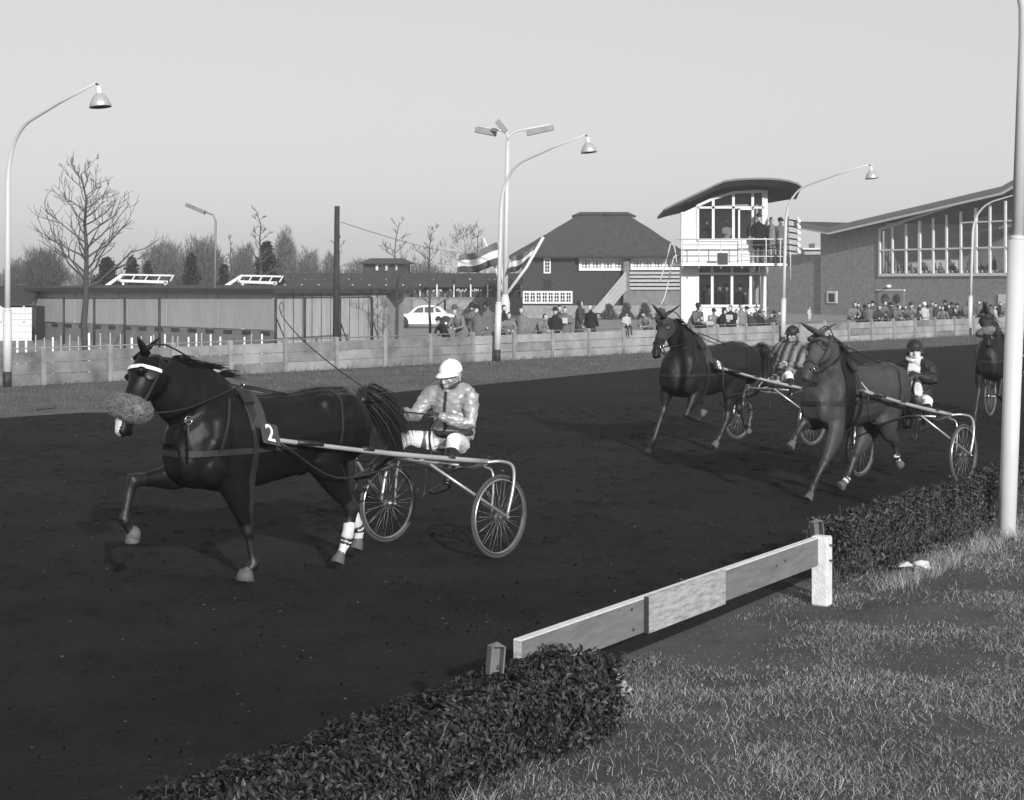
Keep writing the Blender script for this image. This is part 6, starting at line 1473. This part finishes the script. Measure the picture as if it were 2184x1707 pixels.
# ================================================================== SPECTATORS
def felt_hat(c, R, root, mat, s=1.0):
    mb = MB(); prf = [(0, .125), (.05, .125), (.078, .11), (.088, .06), (.092, .035), (.155, .030), (.158, .024), (.09, .022)]
    Rz = R @ Matrix.Scale(1, 3); b = MB(); b.lathe([(r * s, z * s) for r, z in prf], (0, 0, 0), None, 18); vs = [V(c) + R @ V((v_.x * 1.12 - .01, v_.y * .96, v_.z + .02)) for v_ in b.v]; mb.add(vs, b.f, 0, True); return mb.build('hat', mat, root)
SPC = 0
def spectator(loc, height, face, label, coat=2, hat='none', pose='stand', group='spectators along the track', seed=0, legs=True, vox=.024, trous=None, hairm=None):
    s = height / 1.75; R0 = random.Random(seed); root = thing('person', loc, label, 'spectator', group, face); mb = MB()
    f = V((0, -1, 0)); pel = V((0, 0, .95)); wa = V((0, 0, 1.10)); ch = V((0, 0, 1.30)); nb = V((0, 0, 1.48)); hd = V((0, -.03, 1.635)); sh = [V((.185, 0, 1.41)), V((-.185, 0, 1.41))]
    el = [V((.25, .03, 1.14)), V((-.25, .03, 1.14))]; ha = [V((.22, -.08, .90)), V((-.22, -.08, .90))]; kn = [V((.10, -.02, .50)), V((-.10, 0, .50))]; an = [V((.11, .02, .08)), V((-.11, .02, .08))]
    if pose in ('lean', 'read'):
        A = .50 if pose == 'lean' else .12; Rx = Matrix.Rotation(A, 3, 'X'); t = lambda p: pel + Rx @ (p - pel); Rx2 = t
        wa, ch, nb, hd = [t(p) for p in (wa, ch, nb, hd)]; sh = [t(p) for p in sh]; hd += V((0, -.02, .03 if pose == 'lean' else -.02))
        if pose == 'lean': el = [sh[0] + V((.09, -.10, -.26)), sh[1] + V((-.09, -.10, -.26))]; ha = [V((.10, sh[0].y - .28, 1.02)), V((-.04, sh[0].y - .30, 1.04))]
        else: el = [V((.25, -.05, 1.16)), V((-.25, -.05, 1.16))]; ha = [V((.09, -.30, 1.20)), V((-.09, -.30, 1.20))]
    if pose == 'walk': kn = [V((.10, -.16, .50)), V((-.10, .08, .50))]; an = [V((.10, -.22, .09)), V((-.10, .34, .16))]; ha = [V((.22, .16, .94)), V((-.22, -.18, .92))]
    if pose == 'photo': el = [V((.27, -.12, 1.22)), V((-.27, -.12, 1.22))]; ha = [V((.06, -.15, 1.60)), V((-.06, -.15, 1.60))]
    if pose == 'sit':
        d = V((0, 0, -.50 + .87 / s - .37)); mv = lambda p: p + V((0, 0, .87 / s + .08 - .95)); pel, wa, ch, nb, hd = map(mv, (pel, wa, ch, nb, hd)); sh = [mv(p) for p in sh]; el = [p + V((0, -.02, 0)) for p in map(mv, el)]
        ha = [pel + V((.10, -.25, .12)), pel + V((-.10, -.25, .12))]; kn = [pel + V((.10, -.38, -.02)), pel + V((-.10, -.38, -.02))]; an = [pel + V((.10, -.40, -.42)), pel + V((-.06, -.34, -.42))]
    if pose == 'seat': kn = [pel + V((.10, -.42, -.0)), pel + V((-.10, -.42, 0))]; an = [pel + V((.10, -.42, -.42)), pel + V((-.10, -.42, -.42))]; ha = [pel + V((.16, -.34, .22)), pel + V((-.12, -.36, .22))]; el = [V((.26, -.08, 1.16)), V((-.26, -.08, 1.16))]
    S = lambda p: V(p) * s
    sd = V((1, 0, 0)); k = R0.uniform(1.05, 1.28)
    mb.tube([S(pel + V((0, 0, -.02))), S(wa), S(ch), S(lerp(ch, nb, .7)), S(nb)], [(.175 * s * k, .135 * s), (.165 * s * k, .130 * s), (.185 * s * k, .135 * s), (.165 * s, .10 * s), (.07 * s, .065 * s)], 14, sd, label='coat')
    if pose not in ('sit', 'seat'): mb.tube([S(wa), S(pel), S(V((pel.x, pel.y * .6 + .0, .56)))], [(.17 * s * k, .13 * s), (.185 * s * k, .145 * s), (.205 * s * k, .165 * s)], 14, sd, label='coat')
    mb.tube([S(nb), S(hd - V((0, 0, .07)))], .052 * s, 8, label='head')
    fd = V((R0.uniform(-.5, .5), -1, -.15)).normalized(); R = head_shape(mb, S(hd), fd, V((0, 0, 1)), s * 1.06)
    for a in (0, 1):
        mb.tube([S(sh[a]), S(lerp(sh[a], el[a], .5)), S(el[a]), S(lerp(el[a], ha[a], .9))], [.068 * s, .060 * s, .052 * s, .042 * s], 9, label='coat'); mb.ell(S(ha[a]), (.042 * s, .042 * s, .05 * s), label='hand')
        mb.tube([S(pel + V((.09 if a == 0 else -.09, 0, -.02))), S(kn[a]), S(an[a])], [.09 * s, .065 * s, .05 * s], 9, label='trousers'); mb.tube([S(an[a] + V((0, .03, -.02))), S(an[a] + V((0, -.15, -.04)))], [(.042 * s, .05 * s), (.038 * s, .03 * s)], 8, sd, label='shoe')
    mats = [coats[coat], trous or m_trous, m_skin, hairm or m_hair, m_shoe]; labels = dict(coat=0, trousers=1, head=2, lips=2, hand=2, shoe=4); Rn = np.array(R.transposed()); hc = np.array(S(hd))
    def fix(c, idx):
        q_ = (c - hc) @ Rn.T / s; return np.where((idx == 2) & (np.linalg.norm(q_, axis=1) < .2) & (((q_[:, 0] < .02) & (q_[:, 2] > -.04)) | (q_[:, 2] > .075)), 3, idx)
    mb.organic('body', mats, labels, vox * s if s < .9 else vox, 2, root, fix=fix)
    if hat == 'felt': felt_hat(S(hd) + R @ V((0, 0, .045 * s)), R, root, m_hatd if coat in (0, 1) else m_hatg, s * 1.02)
    elif hat == 'darkfelt': felt_hat(S(hd) + R @ V((0, 0, .045 * s)), R, root, m_hatd, s * 1.02)
    elif hat == 'cap': cap(S(hd), R, root, m_capd, s * 1.12)
    elif hat == 'whitecap': cap(S(hd), R, root, m_capw, s * 1.12)
    if pose == 'read': mb = MB(); mb.quadprism([S(V((-.14, -.34, 1.14))), S(V((.14, -.34, 1.14))), S(V((.14, -.42, 1.34))), S(V((-.14, -.42, 1.34)))], (0, .004, .002)); mb.build('race_programme', m_white, root)
    if pose == 'photo': mb = MB(); mb.box(S(V((0, -.19, 1.62))), (.14 * s, .08 * s, .09 * s)); mb.build('camera', m_dark, root)
    return root
def fence_person(px, pytop, d, label, coat, hat, pose, face=0.0, seed=0):
    Y = beyond(px, d); x = (px - CX) / F * Y; g_ = gz(x, Y); top = H - (pytop - HY) / F * Y; h = top - g_
    k = {'lean': .945, 'sit': None}.get(pose, 1.0)
    if pose == 'sit': h = (top - .92) / .92 * 1.75 * 1.0; h = min(1.45, max(1.05, (top - .85) * 1.55))
    else: h = h / (k or 1) - (.03 if hat != 'none' else 0)
    return spectator(V((x, Y, g_)), h, face + math.atan2(-FN.x, FN.y) * 1.0 * 0, label, coat, hat, pose, seed=seed)
fa = math.atan2(.753, .658) * 0 + .45   # facing the track
left = [(952, 676, .45, 'boy crouching in a black coat and cap, leftmost spectator at the fence', 0, 'cap', 'lean', 1.2),
 (985, 655, .5, 'person in grey coat and grey felt hat leaning on the fence beside the crouching boy', 3, 'felt', 'lean', .9),
 (1007, 645, 1.6, 'person in a cap standing behind the leaning man in the grey felt hat', 2, 'cap', 'stand', .5),
 (1019, 652, .6, 'person in a dark felt hat and grey overcoat left of the lamp post', 2, 'darkfelt', 'stand', .8),
 (1041, 641, 1.3, 'tall person with back turned in grey coat and dark cap by the lamp post', 2, 'cap', 'walk', 2.6),
 (1074, 651, 1.5, 'dark haired person in a black coat just right of the lamp post', 0, 'none', 'stand', -.2),
 (1081, 668, .4, 'boy in a grey coat leaning on the fence right of the lamp post', 3, 'none', 'lean', .1),
 (1113, 655, .6, 'bare-headed person in a long grey coat looking left', 3, 'none', 'stand', .9),
 (1146, 671, .35, 'person in a grey jacket bending far over the fence with folded hands', 3, 'none', 'lean', -.6),
 (1184, 657, .5, 'person in a black hat and black overcoat looking down at the fence', 0, 'darkfelt', 'stand', .3),
 (1193, 652, 1.6, 'dark haired person standing close behind the man in the black hat', 1, 'none', 'stand', .3),
 (1206, 653, .8, 'person in a grey coat reading a white race programme', 2, 'none', 'read', .5),
 (1235, 641, 4.2, 'thin person in a dark suit standing alone away from the fence', 1, 'none', 'stand', -1.4),
 (1260, 649, 1.8, 'fair haired person in a long black overcoat walking left', 0, 'none', 'walk', 1.0),
 (1336, 667, .0, 'child in a pale jacket sitting on top of the fence with dangling legs', 4, 'cap', 'sit', -.1),
 (1382, 662, .35, 'person in a grey hooded coat leaning on the fence behind the number 8 trotter', 3, 'cap', 'lean', .9)]
near = [(1474, 653, .5, 'person in a grey jacket leaning on the fence right of the number 8 trotter ears', 2, 'none', 'lean', -.6),
 (1488, 646, 1.5, 'person in a brown cap behind the leaning man near the tower corner', 5, 'cap', 'stand', -.2),
 (1491, 675, .4, 'dark haired child in black squeezed between two adults below the tower', 0, 'none', 'lean', .1),
 (1506, 674, .35, 'child in a pale jacket leaning on the fence below the tower', 4, 'none', 'lean', -.1),
 (1538, 656, .6, 'person in a black coat and dark hat reading below the tower window', 0, 'darkfelt', 'read', -.8),
 (1559, 650, .7, 'person in a black overcoat with dark hair below the tower window', 0, 'none', 'read', .6),
 (1580, 648, .8, 'person in a buttoned grey coat below the tower window', 3, 'none', 'stand', .0),
 (1603, 667, .5, 'boy in a dark jacket looking left at the right end of the tower sill', 1, 'none', 'stand', .7),
 (1612, 651, 1.6, 'person in a dark hat behind the boys at the tower corner', 1, 'darkfelt', 'stand', .2),
 (1619, 661, .8, 'boy in a black cap and coat at the tower corner', 0, 'cap', 'stand', .1),
 (1641, 669, .5, 'boy in a dark coat leaning on the fence left of the third lamp post', 1, 'none', 'lean', .2),
 (1662, 664, .6, 'person in a grey coat beside the third lamp post', 2, 'none', 'stand', .3)]
for i, (px, py, d, lb, c, h, po, fc) in enumerate(left + near): fence_person(px, py, d, lb, c, h, po, -fc + .3, seed=i + 1)
def far_person(px, pytop, pyfoot, label, coat, hat, pose, face, seed, hgt=1.72):
    Y = hgt * F / (pyfoot - pytop); x = (px - CX) / F * Y; return spectator(V((x, Y, H - (pyfoot - HY) / F * Y)), hgt, face, label, coat, hat, pose, seed=seed, vox=.03)
far_person(1695, 641, 677, 'person in a dark coat against the brick wall left of the small window', 1, 'cap', 'stand', .6, 61)
far_person(1742, 637, 675, 'person in a black coat holding a camera near the small square window', 0, 'cap', 'photo', .1, 62)
far_person(1726, 654, 693, 'child in a pale jacket standing alone on the yard beneath the brick wall', 4, 'none', 'stand', .8, 63, 1.4)
# crowd on the right: x, head top, coat, hat
rc = [(1816, 645, 3, 'none'), (1829, 646, 0, 'none'), (1853, 647, 2, 'none'), (1870, 652, 1, 'none'), (1876, 640, 2, 'felt'), (1893, 646, 3, 'none'), (1905, 651, 2, 'none'), (1926, 656, 1, 'cap'), (1937, 648, 2, 'darkfelt'),
      (1952, 657, 1, 'cap'), (1971, 644, 4, 'whitecap'), (1987, 644, 2, 'none'), (2011, 654, 3, 'none'), (2015, 642, 1, 'darkfelt'), (2029, 644, 1, 'cap'), (2031, 659, 0, 'none'), (2053, 645, 2, 'none'), (2089, 641, 2, 'none'), (2112, 649, 2, 'cap'), (2133, 645, 0, 'none'), (2141, 638, 3, 'none')]
ords = ['first', 'second', 'third', 'fourth', 'fifth', 'sixth', 'seventh', 'eighth', 'ninth', 'tenth', 'eleventh', 'twelfth', 'thirteenth', 'fourteenth', 'fifteenth', 'sixteenth', 'seventeenth', 'eighteenth', 'nineteenth', 'twentieth', 'twenty-first']
cn = ['black', 'charcoal', 'grey', 'mid grey', 'white', 'brown']; hn = dict(none='bare head', cap='dark cap', felt='grey felt hat', darkfelt='dark felt hat', whitecap='white cap')
for i, (px, py, c, h) in enumerate(rc):
    d = .5 if py > 650 else 1.2 + .5 * (i % 2)
    fence_person(px, py, d, '%s spectator from the left under the glass front, %s coat and %s' % (ords[i], cn[c], hn[h]), c, h, 'lean' if (py > 650 or i % 4 == 0) else ('photo' if i == 4 else 'stand'), [.2, .6, -.3, .1, .4][i % 5], seed=100 + i)
# second row behind the first
rc2 = [(1843, 649, 2, 'cap'), (1862, 643, 5, 'darkfelt'), (1886, 652, 4, 'none'), (1899, 644, 1, 'cap'), (1915, 646, 3, 'none'), (1931, 651, 2, 'none'), (1945, 645, 3, 'felt'), (1960, 648, 0, 'none'), (1979, 650, 3, 'cap'), (1996, 647, 1, 'none'), (2003, 652, 4, 'none'), (2022, 650, 3, 'none'), (2040, 648, 2, 'darkfelt'), (2062, 650, 1, 'none'), (2100, 646, 3, 'none'), (2121, 652, 4, 'none')]
for i, (px, py, c, h) in enumerate(rc2):
    fence_person(px, py, 1.5 + .4 * (i % 3), '%s from left in second row under the glass front, %s coat, %s' % (ords[i], cn[c], hn[h]), c, h, 'stand', [.3, -.4, .1, .5][i % 4], seed=140 + i)
rc3 = [(1480, 664, 4, 'none', 'pale coated child between the first two adults left of the tower base'), (1522, 657, 3, 'cap', 'person in a cap and grey coat behind the pale child below the tower'), (1548, 662, 2, 'none', 'short person in a grey coat between two black coats below the tower'), (1570, 660, 4, 'none', 'pale jacketed boy left of the buttoned grey coat below the tower'), (1592, 655, 1, 'felt', 'person in a grey felt hat right of the buttoned grey coat'), (1629, 664, 3, 'none', 'boy in a light grey coat between the two boys right of the tower corner'), (1651, 662, 1, 'cap', 'dark coated boy in a cap nearest the third lamp post')]
for i, (px, py, c, h, lb) in enumerate(rc3): fence_person(px, py, .9, lb, c, h, 'stand', .2, seed=170 + i)
# on the balcony and inside the tower
def tower_person(px, py0, d, label, coat, hat, pose, face, seed, floor, h):
    q_ = P(px, 600, Yt + d); spectator(V((q_.x, Yt + d, gt + floor)), h, face, label, coat, hat, pose, 'people in and on the tower', seed, vox=.026)
tower_person(1618, 0, -.45, 'person in a dark suit and hat standing in the tower balcony doorway', 0, 'darkfelt', 'stand', .1, 201, zs1 + .01, 1.80)
tower_person(1645, 0, -.30, 'person in a long grey raincoat on the balcony beside the doorway', 3, 'none', 'stand', -.5, 202, zs1 + .01, 1.72)
tower_person(1664, 0, -.15, 'person in a grey coat and cap at the right end of the balcony', 2, 'cap', 'stand', .4, 203, zs1 + .01, 1.70)
tower_person(1549, 0, 1.6, 'dim figure sitting behind the upper tower glass near its middle', 4, 'none', 'seat', .3, 204, zs1 + .01, 1.7)
tower_person(1508, 0, 2.2, 'dim dark figure behind the leftmost upper tower pane', 1, 'none', 'stand', .3, 205, zs1 + .01, 1.7)
for i, (px, d, c, h, t) in enumerate(((1500, .9, 1, 'none', 'dark figure behind the leftmost lower tower pane'), (1511, 1.2, 2, 'cap', 'figure in a cap behind the leftmost lower tower pane'), (1533, .8, 0, 'none', 'dark suited figure on the left in the second lower tower pane'), (1549, 1.1, 1, 'darkfelt', 'hatted figure on the right in the second lower tower pane'), (1577, .7, 0, 'darkfelt', 'tall hatted figure in the third lower tower pane'))):
    q_ = P(px, 600, Yt + d); spectator(V((q_.x, Yt + d, gt + .55)), 1.72, .2, t, c, h, 'stand', 'people in and on the tower', 210 + i, vox=.028)
# floor the people in the lower room stand on
mb = MB(); mb.box(((xg + xr) / 2, 2.2, .27), (xr - xg - .3, 3.8, .54)); mb.build('inner_floor', m_inside, TOWER)
# diners behind the glass front
R = random.Random(77)
for i, px in enumerate((1890, 1899, 1919, 1927, 1946, 1955, 1970, 1978, 1986, 2000, 2009, 2031, 2041, 2064, 2072, 2096, 2106, 2122, 2134)):
    d = R.uniform(1.2, 2.8); w_ = gp(px, zsl - .25, d) + ogs; row = ['behind the left half of the long window', 'behind the right half of the long window'][px > 2010]
    if px > 2015 and i % 3 == 0: pose, h, z = 'stand', 1.72, 0
    else: pose, h, z = 'seat', 1.70, -.42
    nth = i if px <= 2010 else i - 11
    spectator(V((w_.x, w_.y, w_.z + z)), h, R.uniform(-1, 1), '%s diner from the left %s, %s clothes' % (ords[nth], row, cn[(i * 7) % 5]), (i * 7) % 5, 'none', pose, 'diners behind the glass front', 300 + i, vox=.034)
for k, px in enumerate((1894, 1923, 1950, 1981, 2004, 2036, 2068, 2100, 2128)):
    w_ = gp(px, zsl + .10, 1.0) + ogs; root = thing('dining_table', V((w_.x, w_.y, zsl - .25)), '%s white clothed table from the left behind the long window' % ords[k], 'table', 'tables behind the glass front')
    mb = MB(); mb.lathe([(0, .62), (.55, .62), (.57, .60), (.60, .30), (.58, .29)], (0, 0, 0), None, 16); mb.build('tablecloth', m_white, root); mb = MB(); mb.tube([(0, 0, 0), (0, 0, .6)], .05, 8); mb.build('leg', m_dark, root)

# ------------------------------------------------------------------ named haze: thin winter air
mb = MB(); mb.box((0, 690, 6.4), (1830, 1650, 16.4)); m_hz = bpy.data.materials.new('haze_air'); m_hz.use_nodes = True; n_ = m_hz.node_tree; n_.nodes.remove(n_.nodes['Principled BSDF'])
pv = n_.nodes.new('ShaderNodeVolumePrincipled'); pv.inputs['Color'].default_value = (.9, .9, .9, 1); pv.inputs['Density'].default_value = .0007; pv.inputs['Anisotropy'].default_value = 0.0
n_.links.new(pv.outputs[0], n_.nodes['Material Output'].inputs['Volume']); hz = mb.build('haze', m_hz); tag(hz, kind='stuff')
